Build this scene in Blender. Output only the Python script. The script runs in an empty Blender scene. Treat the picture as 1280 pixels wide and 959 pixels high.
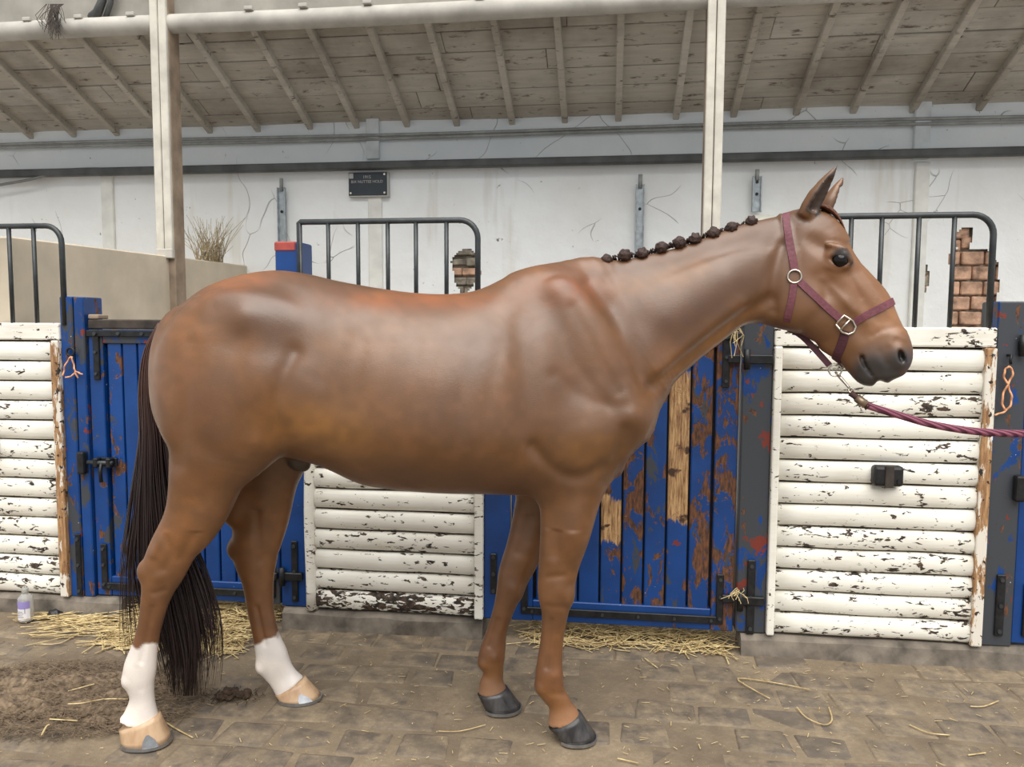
import bpy, bmesh, math, random
import numpy as np
from mathutils import Vector, Matrix
from mathutils.bvhtree import BVHTree

random.seed(7); rng = np.random.default_rng(7)
scene = bpy.context.scene
C = scene.collection

# ------------------------------------------------------------------ camera
# world: X along the stable front (to the right), Y away from the viewer, Z up; camera above the origin
FPX, CAMH = 950.0, 1.49
YAW, PITCH, ROLL = math.radians(7.28), math.radians(4.47), math.radians(0.27)
_f0 = np.array([-math.sin(YAW), math.cos(YAW), 0]); _r0 = np.array([math.cos(YAW), math.sin(YAW), 0]); _u0 = np.array([0, 0, 1.0])
CF = _f0*math.cos(PITCH) - _u0*math.sin(PITCH)
_u = _u0*math.cos(PITCH) + _f0*math.sin(PITCH)
CR = _r0*math.cos(ROLL) + _u*math.sin(ROLL)
CU = _u*math.cos(ROLL) - _r0*math.sin(ROLL)
CP = np.array([0, 0, CAMH])
cam_d = bpy.data.cameras.new('camera'); cam = bpy.data.objects.new('camera', cam_d); C.objects.link(cam)
cam_d.sensor_width = 36.0; cam_d.lens = FPX*36.0/1280.0; cam_d.clip_end = 200
M = Matrix.Identity(4)
for i in range(3):
    M[i][0], M[i][1], M[i][2], M[i][3] = CR[i], CU[i], -CF[i], CP[i]
cam.matrix_world = M
scene.camera = cam

# ------------------------------------------------------------------ light and exposure
world = bpy.data.worlds.new('world'); scene.world = world; world.use_nodes = True
bg = world.node_tree.nodes['Background']
bg.inputs['Color'].default_value = (0.97, 0.985, 1.0, 1); bg.inputs['Strength'].default_value = 0.66
sd = bpy.data.lights.new('sun', 'SUN'); sd.energy = 4.0; sd.angle = math.radians(64); sd.color = (1.0, 0.97, 0.92)
sun = bpy.data.objects.new('sun', sd); C.objects.link(sun)
sun.rotation_euler = (math.radians(31), 0, math.radians(10))
scene.view_settings.view_transform = 'Standard'; scene.view_settings.look = 'None'
scene.view_settings.gamma = 1.0; scene.view_settings.use_curve_mapping = False
scene.view_settings.exposure = 0.1

# ------------------------------------------------------------------ pixel -> place helpers
def ray(x, y): return CR*(x-640)/FPX - CU*(y-479.5)/FPX + CF
def at_y(x, y, Y): d = ray(x, y); return CP + d*(Y/d[1])
def at_z(x, y, Z=0.0): d = ray(x, y); return CP + d*((Z-CAMH)/d[2])
def at_x(x, y, X): d = ray(x, y); return CP + d*(X/d[0])

# ------------------------------------------------------------------ materials
def srgb(r, g, b):
    def f(c):
        c /= 255.0
        return c/12.92 if c <= 0.04045 else ((c+0.055)/1.055)**2.4
    return (f(r), f(g), f(b), 1.0)

class NT:
    def __init__(s, name):
        s.m = bpy.data.materials.new(name); s.m.use_nodes = True
        s.t = s.m.node_tree; s.b = s.t.nodes['Principled BSDF']; s._pos = s._obj = None
    def n(s, typ, **kw):
        nd = s.t.nodes.new(typ)
        for k, v in kw.items(): setattr(nd, k, v)
        return nd
    def l(s, a, b): s.t.links.new(a, b)
    def put(s, sock, v):
        if hasattr(v, 'is_linked') or hasattr(v, 'links'): s.l(v, sock)
        else: sock.default_value = v
    def pos(s):
        if s._pos is None: s._pos = s.n('ShaderNodeNewGeometry').outputs['Position']
        return s._pos
    def obj(s):
        if s._obj is None: s._obj = s.n('ShaderNodeTexCoord').outputs['Object']
        return s._obj
    def map(s, co, sc=(1, 1, 1), loc=(0, 0, 0)):
        m = s.n('ShaderNodeMapping'); s.l(co, m.inputs['Vector']); m.inputs['Scale'].default_value = sc
        s.put(m.inputs['Location'], loc); return m.outputs['Vector']
    def noise(s, co, scale, detail=4, rough=0.55, dist=0.0):
        m = s.n('ShaderNodeTexNoise'); s.l(co, m.inputs['Vector']); m.inputs['Scale'].default_value = scale
        m.inputs['Detail'].default_value = detail; m.inputs['Roughness'].default_value = rough; m.inputs['Distortion'].default_value = dist
        return m.outputs['Fac']
    def ramp(s, fac, a, b, lo=0.0, hi=1.0):
        m = s.n('ShaderNodeMapRange'); s.l(fac, m.inputs['Value'])
        for i, v in ((1, a), (2, b), (3, lo), (4, hi)): m.inputs[i].default_value = v
        return m.outputs['Result']
    def mix(s, fac, a, b, typ='MIX'):
        m = s.n('ShaderNodeMix', data_type='RGBA', blend_type=typ)
        s.put(m.inputs['Factor'], fac); s.put(m.inputs['A'] if False else m.inputs[6], a); s.put(m.inputs[7], b)
        return m.outputs[2]
    def math(s, op, a, b=0.0):
        m = s.n('ShaderNodeMath', operation=op); s.put(m.inputs[0], a); s.put(m.inputs[1], b); return m.outputs[0]
    def rnd(s): return s.n('ShaderNodeObjectInfo').outputs['Random']
    def sep(s, v):
        m = s.n('ShaderNodeSeparateXYZ'); s.l(v, m.inputs[0]); return m.outputs
    def comb(s, x, y, z):
        m = s.n('ShaderNodeCombineXYZ'); s.put(m.inputs[0], x); s.put(m.inputs[1], y); s.put(m.inputs[2], z); return m.outputs[0]
    def bump(s, h, st=0.3, d=0.01):
        m = s.n('ShaderNodeBump'); s.l(h, m.inputs['Height']); m.inputs['Strength'].default_value = st; m.inputs['Distance'].default_value = d
        s.l(m.outputs['Normal'], s.b.inputs['Normal'])
    def done(s, col, rough=0.6, metal=0.0, spec=0.5):
        s.put(s.b.inputs['Base Color'], col); s.put(s.b.inputs['Roughness'], rough)
        s.b.inputs['Metallic'].default_value = metal; s.b.inputs['Specular IOR Level'].default_value = spec
        return s.m

def plain(name, rgb, rough=0.6, metal=0.0, var=0.12, scale=12.0, bump=0.0, spec=0.5):
    t = NT(name); c = srgb(*rgb); k = t.noise(t.pos(), scale, 5)
    d = tuple(x*(1-var*2) for x in c[:3]) + (1,)
    e = tuple(min(1, x*(1+var*2)) for x in c[:3]) + (1,)
    if bump: t.bump(k, bump, 0.01)
    return t.done(t.mix(t.ramp(k, .3, .7), d, e), rough, metal, spec)

def white_board(name, chip=0.62, tone=(234, 231, 222)):
    t = NT(name); p = t.pos(); o = t.rnd()
    sh = t.math('MULTIPLY', o, 37.0)
    pv = t.n('ShaderNodeVectorMath', operation='ADD'); t.l(p, pv.inputs[0]); t.l(t.comb(sh, 0.0, sh), pv.inputs[1]); p2 = pv.outputs[0]
    grain = t.noise(t.map(p2, (3, 30, 40)), 2.0, 6, .65)
    big = t.noise(p2, 3.0, 3)
    col = t.mix(t.ramp(grain, .35, .75), srgb(*tone), srgb(210, 200, 180))
    col = t.mix(t.ramp(big, .38, .72), srgb(tone[0]+10, tone[1]+11, tone[2]+10), col)
    flake = t.noise(t.map(p2, (9, 20, 24)), 2.4, 5, .6, .5)
    zone = t.noise(t.map(p2, (2.2, 8, 5)), 1.4, 2)
    th = t.math('ADD', flake, t.math('MULTIPLY', t.math('SUBTRACT', zone, .5), .35))
    m = t.ramp(th, chip, chip+.015)
    under = t.mix(t.ramp(t.noise(p2, 40, 3), .4, .65), srgb(38, 33, 29), srgb(92, 74, 60))
    col = t.mix(m, col, under)
    h = t.math('SUBTRACT', t.math('MULTIPLY', grain, .4), t.math('MULTIPLY', m, .6)); t.bump(h, .5, .004)
    return t.done(col, t.ramp(m, 0, 1, .42, .8))

def blue_paint(name, wear=0.6, dark=0.62, red=0.66, wood=None, shade=(8, 56, 116)):
    t = NT(name); p = t.pos()
    sh = t.math('MULTIPLY', t.rnd(), 23.0)
    pv = t.n('ShaderNodeVectorMath', operation='ADD'); t.l(p, pv.inputs[0]); t.l(t.comb(sh, 0.0, sh), pv.inputs[1]); q = pv.outputs[0]
    col = t.mix(t.ramp(t.noise(q, 5, 4), .35, .7), srgb(*shade), srgb(shade[0]+4, shade[1]+12, shade[2]+22))
    n1 = t.noise(t.map(q, (6, 6, 3.2)), 1.5, 6, .62, .4)
    n2 = t.noise(t.map(q, (7, 7, 5), (5, 2, 9)), 1.6, 5, .6, .3)
    n3 = t.noise(t.map(q, (8, 8, 4), (15, 7, 1)), 1.8, 6, .65, .6)
    col = t.mix(t.ramp(n1, dark, dark+.03), col, srgb(62, 66, 72))
    col = t.mix(t.ramp(n2, red, red+.02), col, srgb(120, 50, 40))
    br = t.mix(t.ramp(t.noise(t.map(q, (30, 30, 8)), 3, 5), .35, .65), srgb(58, 42, 34), srgb(120, 76, 48))
    m = t.ramp(n3, wear, wear+.025); col = t.mix(m, col, br)
    if wood is not None:
        z0, z1 = wood; z = t.sep(p)[2]
        e = t.math('MULTIPLY', t.math('SUBTRACT', t.noise(t.map(q, (20, 20, 6)), 2, 4), .5), .12)
        z = t.math('ADD', z, e)
        w = t.math('MULTIPLY', t.ramp(z, z0, z0+.015), t.ramp(z, z1, z1+.02, 1, 0))
        g = t.noise(t.map(q, (40, 40, 4)), 2.5, 6, .7)
        wc = t.mix(t.ramp(g, .38, .62), srgb(120, 82, 52), srgb(202, 164, 116))
        wc = t.mix(t.ramp(t.noise(q, 9, 4), .62, .66), wc, srgb(70, 48, 36))
        col = t.mix(w, col, wc)
    # pale specks of splashed whitewash
    sp = t.noise(q, 70, 1); col = t.mix(t.ramp(sp, .80, .82), col, srgb(180, 190, 205))
    t.bump(t.math('SUBTRACT', t.math('MULTIPLY', n3, .3), m), .35, .004)
    return t.done(col, t.ramp(m, 0, 1, .38, .8))

MAT = {}
MAT['white'] = white_board('white_flaking_paint', .635)
MAT['white_worn'] = white_board('white_worn_paint', .59)
MAT['white_rough'] = white_board('white_mostly_stripped', .47)
MAT['blue'] = blue_paint('blue_paint', .66, .66, .70)
MAT['blue_post'] = blue_paint('blue_worn_paint', .60, .54, .63)
MAT['blue_slate'] = blue_paint('slate_and_blue_paint', .60, .40, .62)
MAT['blue_heavy'] = blue_paint('blue_stripped_paint', .49, .60, .68)
MAT['blue_mid'] = blue_paint('blue_scuffed_paint', .56, .62, .66)
MAT['blue_red'] = blue_paint('blue_and_red_paint', .66, .55, .52)
zA = at_y(850, 655, 3.5)[2]; zB = at_y(850, 470, 3.5)[2]
MAT['blue_wood'] = blue_paint('blue_paint_worn_to_wood', .58, .6, .7, (zA, zB))
MAT['blue_wood2'] = blue_paint('blue_paint_split_to_wood', .55, .6, .7, (at_y(760, 680, 3.5)[2], at_y(760, 625, 3.5)[2]))
MAT['iron'] = plain('black_iron', (34, 35, 37), .45, .3, .25, 30, .2)
MAT['bar'] = plain('dark_grey_painted_steel', (58, 62, 64), .4, .2, .15, 20)
MAT['dark_wood'] = plain('dark_weathered_timber', (62, 54, 48), .8, 0, .25, 14, .3)
MAT['kerb'] = plain('grey_concrete', (112, 104, 94), .9, 0, .28, 9, .6)
MAT['zinc'] = plain('galvanised_steel', (172, 180, 184), .42, .55, .12, 25)
MAT['chrome'] = plain('bright_metal', (205, 198, 185), .22, .95, .05, 40)
MAT['shoe'] = plain('horseshoe_steel', (165, 168, 172), .3, .85, .1, 40)
MAT['black_plastic'] = plain('black_plastic', (26, 26, 28), .45, 0, .2, 40)
MAT['twine'] = plain('orange_twine', (222, 160, 118), .8, 0, .15, 60)
MAT['conduit'] = plain('dark_grey_conduit', (74, 76, 76), .55, 0, .2, 6)
MAT['pipe'] = plain('painted_pipe', (150, 152, 150), .5, 0, .12, 9)
MAT['cable'] = plain('grey_cable', (120, 122, 120), .5, 0, .1, 9)
MAT['nylon'] = plain('maroon_nylon_webbing', (108, 58, 68), .62, 0, .1, 90, .2)
MAT['nylon_dark'] = plain('dark_maroon_webbing', (74, 34, 44), .65, 0, .1, 90, .2)
MAT['brown_leather'] = plain('brown_wrap', (64, 40, 34), .7, 0, .2, 60)
MAT['hay'] = plain('dry_hay', (168, 152, 120), .85, 0, .3, 60)

def m_wood_strip():
    t = NT('bare_wood_and_white_paint'); p = t.pos()
    g = t.noise(t.map(p, (40, 40, 5)), 2, 6, .7)
    wc = t.mix(t.ramp(g, .36, .66), srgb(120, 84, 54), srgb(190, 150, 106))
    n = t.noise(t.map(p, (10, 10, 2.2)), 1.6, 6, .7)
    col = t.mix(t.ramp(n, .50, .53), wc, srgb(222, 216, 204))
    col = t.mix(t.ramp(t.noise(p, 34, 4), .62, .64), col, srgb(48, 40, 34))
    t.bump(g, .4, .004); return t.done(col, .75)
MAT['wood_strip'] = m_wood_strip()

def m_rope():
    t = NT('maroon_rope'); o = t.obj()
    w = t.n('ShaderNodeTexWave', wave_type='BANDS', bands_direction='DIAGONAL'); t.l(t.map(o, (1, 1, 1)), w.inputs['Vector'])
    w.inputs['Scale'].default_value = 38; w.inputs['Distortion'].default_value = .6
    col = t.mix(t.ramp(w.outputs['Fac'], .3, .7), srgb(88, 40, 58), srgb(146, 84, 104)); t.bump(w.outputs['Fac'], .6, .004)
    return t.done(col, .8)
MAT['rope'] = m_rope()

def m_wall():
    t = NT('old_white_plaster'); p = t.pos(); xyz = t.sep(p)
    n = t.noise(p, 1.1, 6, .6); f = t.noise(p, 9, 5, .6)
    col = t.mix(t.ramp(n, .35, .7), srgb(246, 249, 250), srgb(234, 235, 232))
    st = t.noise(t.map(p, (2.6, 1, .35)), 1.6, 4); col = t.mix(t.ramp(st, .60, .80, 0, .8), col, srgb(206, 200, 182))
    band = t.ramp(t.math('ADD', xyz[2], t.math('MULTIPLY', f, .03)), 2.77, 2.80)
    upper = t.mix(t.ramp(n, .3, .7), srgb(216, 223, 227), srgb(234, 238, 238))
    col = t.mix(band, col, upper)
    v = t.n('ShaderNodeTexVoronoi', feature='DISTANCE_TO_EDGE'); wv = t.n('ShaderNodeVectorMath', operation='ADD')
    nn = t.n('ShaderNodeTexNoise'); t.l(p, nn.inputs['Vector']); nn.inputs['Scale'].default_value = 1.2
    t.l(p, wv.inputs[0]); t.l(nn.outputs['Color'], wv.inputs[1]); t.l(wv.outputs[0], v.inputs['Vector']); v.inputs['Scale'].default_value = 1.5
    ck = t.math('MULTIPLY', t.ramp(v.outputs['Distance'], 0, .006, 1, 0), t.ramp(t.noise(p, 1.7, 2), .56, .62))
    col = t.mix(t.math('MULTIPLY', ck, .55), col, srgb(92, 88, 80))
    col = t.mix(t.ramp(t.noise(p, 14, 5, .7), .68, .72), col, srgb(128, 122, 110))
    h = t.math('SUBTRACT', t.math('ADD', t.math('MULTIPLY', f, .5), n), ck); t.bump(h, .5, .03)
    return t.done(col, .85)
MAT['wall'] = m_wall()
MAT['pilaster'] = plain('cream_plaster', (228, 228, 222), .85, 0, .06, 6, .3)
MAT['pilaster_upper'] = plain('grey_plaster', (206, 212, 214), .85, 0, .08, 6, .3)
MAT['divider'] = plain('beige_render', (204, 192, 172), .9, 0, .07, 3.5, .3)
MAT['upper'] = plain('grey_plaster_gable', (150, 146, 138), .9, 0, .12, 4, .3)

def m_plank(name, base=(150, 138, 120)):
    t = NT(name); p = t.pos()
    r = t.math('MULTIPLY', t.rnd(), 19.0)
    pv = t.n('ShaderNodeVectorMath', operation='ADD'); t.l(p, pv.inputs[0]); t.l(t.comb(r, r, 0.0), pv.inputs[1]); q = pv.outputs[0]
    g = t.noise(t.map(q, (1.5, 14, 14)), 2, 6, .65)
    col = t.mix(t.ramp(g, .3, .7), srgb(*base), srgb(base[0]+22, base[1]+21, base[2]+18))
    col = t.mix(t.math('MULTIPLY', t.rnd(), .35), col, srgb(150, 140, 124))
    s = t.noise(t.map(q, (3, 9, 9)), 2.2, 6, .7); col = t.mix(t.ramp(s, .58, .66, 0, .9), col, srgb(96, 84, 74))
    col = t.mix(t.ramp(t.noise(p, 1.3, 5, .6), .50, .72, 0, .6), col, srgb(112, 102, 90))
    t.bump(g, .4, .01); return t.done(col, .85)
MAT['plank'] = m_plank('old_limewashed_boards', (180, 176, 168))
MAT['rafter'] = m_plank('limewashed_rafter', (184, 179, 170))
MAT['beam'] = plain('white_painted_beam', (180, 176, 168), .7, 0, .1, 5, .3)
MAT['post'] = plain('cream_painted_timber', (204, 199, 187), .7, 0, .09, 8, .25)
MAT['post_side'] = plain('brown_timber_side', (146, 128, 110), .8, 0, .15, 8, .25)
MAT['brick'] = plain('old_brick', (186, 150, 126), .9, 0, .3, 14, .6)
MAT['brick_grey'] = plain('grey_stone_rubble', (138, 130, 116), .9, 0, .3, 14, .6)
MAT['mortar'] = plain('mortar', (192, 182, 164), .95, 0, .2, 20, .5)

def ground_layers(t):
    p = t.pos()
    a = t.noise(p, 2.2, 6, .62, .3); b = t.noise(p, 13, 6, .65); c = t.noise(p, 60, 4, .6)
    sand = t.mix(t.ramp(b, .3, .7), srgb(116, 103, 86), srgb(152, 136, 112))
    sand = t.mix(t.ramp(c, .35, .7), sand, srgb(128, 112, 90))
    return p, a, b, c, sand
def m_floor():
    t = NT('sandy_dirt'); p, a, b, c, sand = ground_layers(t)
    col = t.mix(t.ramp(a, .4, .65), sand, srgb(104, 90, 74))
    col = t.mix(t.ramp(t.noise(p, 130, 2), .72, .74), col, srgb(205, 186, 142))
    t.bump(t.math('ADD', b, t.math('MULTIPLY', c, .5)), .5, .012); return t.done(col, .9)
def m_stone():
    t = NT('worn_stone_sett'); p, a, b, c, sand = ground_layers(t)
    col = t.mix(t.ramp(b, .35, .65), srgb(88, 79, 69), srgb(118, 105, 90))
    col = t.mix(t.math('MULTIPLY', t.rnd(), .45), col, srgb(108, 99, 90))
    d = t.math('ADD', t.math('MULTIPLY', a, .6), t.math('MULTIPLY', b, .5)); 
    col = t.mix(t.ramp(d, .47, .64), col, sand)
    col = t.mix(t.ramp(t.noise(p, 4.5, 5, .6, .6), .50, .68, 0, .55), col, srgb(82, 72, 62))
    col = t.mix(t.ramp(t.noise(p, 130, 2), .73, .75), col, srgb(198, 180, 140))
    t.bump(t.math('ADD', b, t.math('MULTIPLY', c, .4)), .5, .008); return t.done(col, t.ramp(d, .45, .65, .55, .9))
MAT['floor'] = m_floor(); MAT['stone'] = m_stone()
MAT['shavings'] = plain('brown_hair_and_shavings', (116, 99, 80), .95, 0, .3, 40, .8)
MAT['dung'] = plain('dark_dung', (66, 50, 36), .95, 0, .35, 60, .8)
def m_straw():
    t = NT('straw'); k = t.noise(t.pos(), 25, 3)
    return t.done(t.mix(t.ramp(k, .3, .7), srgb(150, 124, 78), srgb(226, 204, 150)), .6)
MAT['straw'] = m_straw()

# ------------------------------------------------------------------ mesh helpers
def tag(o, label=None, cat=None, group=None, kind=None):
    if label: o['label'] = label
    if cat: o['category'] = cat
    if group: o['group'] = group
    if kind: o['kind'] = kind
    return o
def link(name, me, mat, parent=None, smooth=False):
    o = bpy.data.objects.new(name, me); C.objects.link(o)
    if mat is not None and len(me.materials) == 0: me.materials.append(MAT[mat] if isinstance(mat, str) else mat)
    if smooth: me.polygons.foreach_set('use_smooth', [True]*len(me.polygons))
    if parent: o.parent = parent
    return o
def empty(name, loc=(0, 0, 0), rz=0.0):
    o = bpy.data.objects.new(name, None); C.objects.link(o); o.location = loc; o.rotation_euler = (0, 0, rz); o.empty_display_size = .1
    return o
def pyd(name, v, f):
    me = bpy.data.meshes.new(name); me.from_pydata([tuple(map(float, q)) for q in v], [], f); me.update(); return me
class MB:
    def __init__(s): s.v = []; s.f = []
    def add(s, v, f):
        k = len(s.v); s.v += [tuple(map(float, q)) for q in v]; s.f += [tuple(i+k for i in q) for q in f]
    def box(s, x0, x1, y0, y1, z0, z1):
        s.add([(x, y, z) for x in (x0, x1) for y in (y0, y1) for z in (z0, z1)],
              [(0, 1, 3, 2), (4, 6, 7, 5), (0, 4, 5, 1), (2, 3, 7, 6), (0, 2, 6, 4), (1, 5, 7, 3)])
    def tube(s, pts, r, n=8, r2=None, flat=1.0, close=True):
        P = [Vector(p) for p in pts]; m = len(P); V = []; F = []
        t0 = (P[1]-P[0]).normalized(); up = Vector((0, 0, 1)) if abs(t0.z) < .9 else Vector((0, 1, 0))
        a = t0.cross(up).normalized()
        for i in range(m):
            t = (P[min(i+1, m-1)]-P[max(i-1, 0)]).normalized()
            a = (a - t*a.dot(t)).normalized(); b = t.cross(a)
            rr = r if r2 is None else r + (r2-r)*i/(m-1)
            if callable(r): rr = r(i/(m-1))
            for j in range(n):
                w = 2*math.pi*j/n; V.append(P[i] + a*math.cos(w)*rr + b*math.sin(w)*rr*flat)
        for i in range(m-1):
            for j in range(n):
                k = (j+1) % n; F.append((i*n+j, i*n+k, (i+1)*n+k, (i+1)*n+j))
        if close: F.append(tuple(range(n))[::-1]); F.append(tuple((m-1)*n+j for j in range(n)))
        s.add(V, F)
    def ring(s, c, ax, ay, R, r, n=20, m=6):
        c, ax, ay = Vector(c), Vector(ax), Vector(ay); az = ax.cross(ay); V = []; F = []
        for i in range(n):
            w = 2*math.pi*i/n; d = ax*math.cos(w)+ay*math.sin(w)
            for j in range(m):
                q = 2*math.pi*j/m; V.append(c + d*(R+r*math.cos(q)) + az*r*math.sin(q))
        for i in range(n):
            for j in range(m):
                F.append((i*m+j, i*m+(j+1) % m, ((i+1) % n)*m+(j+1) % m, ((i+1) % n)*m+j))
        s.add(V, F)
    def mesh(s, name): return pyd(name, s.v, s.f)
    def build(s, name, mat, parent=None, smooth=False): return link(name, s.mesh(name), mat, parent, smooth)
def bevel(me, w, seg=1):
    bm = bmesh.new(); bm.from_mesh(me)
    bmesh.ops.recalc_face_normals(bm, faces=bm.faces)
    if w: bmesh.ops.bevel(bm, geom=list(bm.edges), offset=w, segments=seg, affect='EDGES', profile=.5)
    bm.to_mesh(me); bm.free(); return me
def box(name, x0, x1, y0, y1, z0, z1, mat, parent=None, bev=.004, seg=1):
    m = MB(); m.box(x0, x1, y0, y1, z0, z1); return link(name, bevel(m.mesh(name), bev, seg), mat, parent)
def catmull(pts, sub=6):
    P = np.array(pts, float); n = len(P); out = []
    for i in range(n-1):
        p0, p1, p2, p3 = P[max(i-1, 0)], P[i], P[i+1], P[min(i+2, n-1)]
        for k in range(sub):
            t = k/sub
            out.append(.5*((2*p1)+(-p0+p2)*t+(2*p0-5*p1+4*p2-p3)*t*t+(-p0+3*p1-3*p2+p3)*t**3))
    out.append(P[-1]); return np.array(out)

# ------------------------------------------------------------------ the setting
YF, YB, YP = 3.5, 6.1, 5.06           # stall front, back wall, roof post line
def fx(px, py=600): return at_y(px, py, YF)[0]
def fz(px, py): return at_y(px, py, YF)[2]
def bxz(px, py, Y=YB): q = at_y(px, py, Y); return q[0], q[2]

m = MB(); m.box(-7.5, 5.5, -3.0, 6.4, -.2, -.006)
floor = tag(m.build('floor', 'floor'), 'brown stone sett floor with sandy dirt in the joints', 'floor', kind='structure')
# setts: courses along X
sett_meshes = []
for k in range(6):
    L, W = .185 + .02*(k % 3), .145 + .012*(k % 2); n = 5
    V = []; F = []
    def hgt(i, j):
        return .0
    bm = bmesh.new(); bmesh.ops.create_cube(bm, size=1.0)
    bmesh.ops.scale(bm, vec=(L, W, .06), verts=bm.verts)
    for v in bm.verts:
        v.co.x += random.uniform(-.014, .014); v.co.y += random.uniform(-.012, .012)
    bmesh.ops.bevel(bm, geom=[e for e in bm.edges], offset=.013, segments=2, affect='EDGES', profile=.6)
    me = bpy.data.meshes.new('sett'); bm.to_mesh(me); bm.free(); me.materials.append(MAT['stone'])
    me.polygons.foreach_set('use_smooth', [True]*len(me.polygons)); sett_meshes.append(me)
ns = 0; row = 0; yy = 2.02
while yy < 3.45:
    x = -3.35 + (row % 2)*.1
    while x < 2.0:
        p = np.array([x, yy, 0]) - CP; z = p @ CF; px = 640 + FPX*(p @ CR)/z; py = 479.5 - FPX*(p @ CU)/z
        if -60 < px < 1340 and 740 < py < 1010 and ns < 298:
            o = bpy.data.objects.new('sett', random.choice(sett_meshes)); C.objects.link(o); o.parent = floor
            o.location = (x+random.uniform(-.008, .008), yy+.012*math.sin(x*1.7)+random.uniform(-.006, .006), -.0335+random.uniform(-.004, .0025))
            o.rotation_euler = (random.uniform(-.015, .015), random.uniform(-.015, .015), random.uniform(-.05, .05)+random.choice((0, math.pi)))
            ns += 1
        x += .218
    yy += .172; row += 1

# back wall: plaster skin on a fine grid, broken away in two places over rubble and brick
hA = np.array(bxz(580, 340)); hB = np.array(bxz(1216, 365)); hC = np.array(bxz(1204, 301)); hD = np.array(bxz(1154, 350))
gx = np.arange(-7.0, 5.2, .016); gz = np.arange(-.05, 3.35, .016)
GX, GZ = np.meshgrid(gx, gz, indexing='ij')
def vnoise(x, z, s, seed):
    r = np.random.default_rng(seed).random((64, 64)); a = x*s; b = z*s
    i = np.floor(a).astype(int); j = np.floor(b).astype(int); u = a-i; v = b-j
    u = u*u*(3-2*u); v = v*v*(3-2*v)
    g = lambda p, q: r[p % 64, q % 64]
    return (g(i, j)*(1-u)+g(i+1, j)*u)*(1-v)+(g(i, j+1)*(1-u)+g(i+1, j+1)*u)*v
rough = vnoise(GX, GZ, 1.3, 1)*.6+vnoise(GX, GZ, 4, 2)*.3+vnoise(GX, GZ, 11, 3)*.15
GY = YB - .028*(rough-.5)
jag = (vnoise(GX, GZ, 9, 5)-.5)*.55
def ell(c, rx, rz): return np.sqrt(((GX-c[0])/rx)**2+((GZ-c[1])/rz)**2)+jag
hole = (ell(hA, .12, .21) < 1) | ((np.abs(GX-hB[0]) < .17+jag*.08) & (np.abs(GZ-hB[1]+.05) < .36+jag*.1) & ((GX-hB[0])-(GZ-hB[1])*-.8 < .32)) | (ell(hC, .065, .085) < 1) | (ell(hD, .028, .10) < 1)
nz = len(gz); idx = np.arange(len(gx)*nz).reshape(len(gx), nz)
hc = hole[:-1, :-1]
q = np.stack([idx[:-1, :-1], idx[1:, :-1], idx[1:, 1:], idx[:-1, 1:]], -1)[~hc]
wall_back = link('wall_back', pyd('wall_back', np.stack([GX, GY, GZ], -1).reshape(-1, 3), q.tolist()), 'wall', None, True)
tag(wall_back, 'long uneven whitewashed plaster wall behind the stalls, greyer at the top', 'wall', kind='structure')
m = MB(); m.box(-7.0, 5.2, YB+.07, YB+.3, -.05, 3.6); m.build('masonry_core', 'mortar', wall_back)
def brick(x, z, w, h, mat, d=.0):
    me = bevel((lambda b: (b.box(-w/2, w/2, -.03, .05, -h/2, h/2), b.mesh('brick'))[1])(MB()), .008, 1)
    o = link('brick', me, mat, wall_back); o.location = (x, YB+.045+d, z); o.rotation_euler = (0, random.uniform(-.03, .03), 0); return o
for r in range(7):
    for c in range(-2, 3):
        brick(hB[0]+c*.165+(.08 if r % 2 else 0), hB[1]-.42+r*.112, .152, .098, 'brick', random.uniform(-.008, .012))
for (dx, dz) in ((-.06, 0), (.06, .02), (0, .09)): brick(hC[0]+dx, hC[1]+dz-.03, .11, .08, 'brick', .01)
for r in range(3): brick(hD[0], hD[1]-.1+r*.09, .12, .08, 'brick_grey', .0)
for r in range(6):
    for c in range(2):
        w = random.uniform(.11, .19)
        brick(hA[0]-.07+c*.15+random.uniform(-.02, .02), hA[1]-.23+r*.078, w, random.uniform(.05, .068), 'brick_grey' if r % 3 else 'brick', random.uniform(-.01, .02))
# shallow pilaster strips on the wall
for (pxl, pxr, yt, yb) in ((461, 478, 216, 470), (1142, 1160, 200, 440), (128, 143, 216, 470)):
    a = at_y(pxl, 240, YB); b = at_y(pxr, 240, YB)
    box('pilaster', a[0], b[0], YB-.026, YB+.05, 0, at_y(pxl, yt, YB)[2]-.02, 'pilaster', wall_back, .006)
for (pxl, pxr) in ((459, 475), (1141, 1161)):
    a = at_y(pxl, 170, YB); b = at_y(pxr, 170, YB)
    box('pilaster', a[0], b[0], YB-.035, YB+.05, at_y(pxl, 200, YB)[2], 3.2, 'pilaster_upper', wall_back, .006)

# stall divider
XD = at_y(309, 332, YB)[0]
e1 = at_y(309, 332, YB); e0 = at_x(4, 294, XD)
V = [(XD-.1, YF+.05, 0), (XD, YF+.05, 0), (XD, YB, 0), (XD-.1, YB, 0), (XD-.1, YF+.05, e0[2]), (XD, YF+.05, e0[2]), (XD, YB, e1[2]), (XD-.1, YB, e1[2])]
wd = link('wall_divider', bevel(pyd('wall_divider', V, [(0, 3, 2, 1), (4, 5, 6, 7), (0, 1, 5, 4), (1, 2, 6, 5), (2, 3, 7, 6), (3, 0, 4, 7)]), .008, 1), 'divider')
tag(wd, 'smooth beige rendered partition wall between stalls behind the bolted blue door', 'wall', kind='structure')

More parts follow.
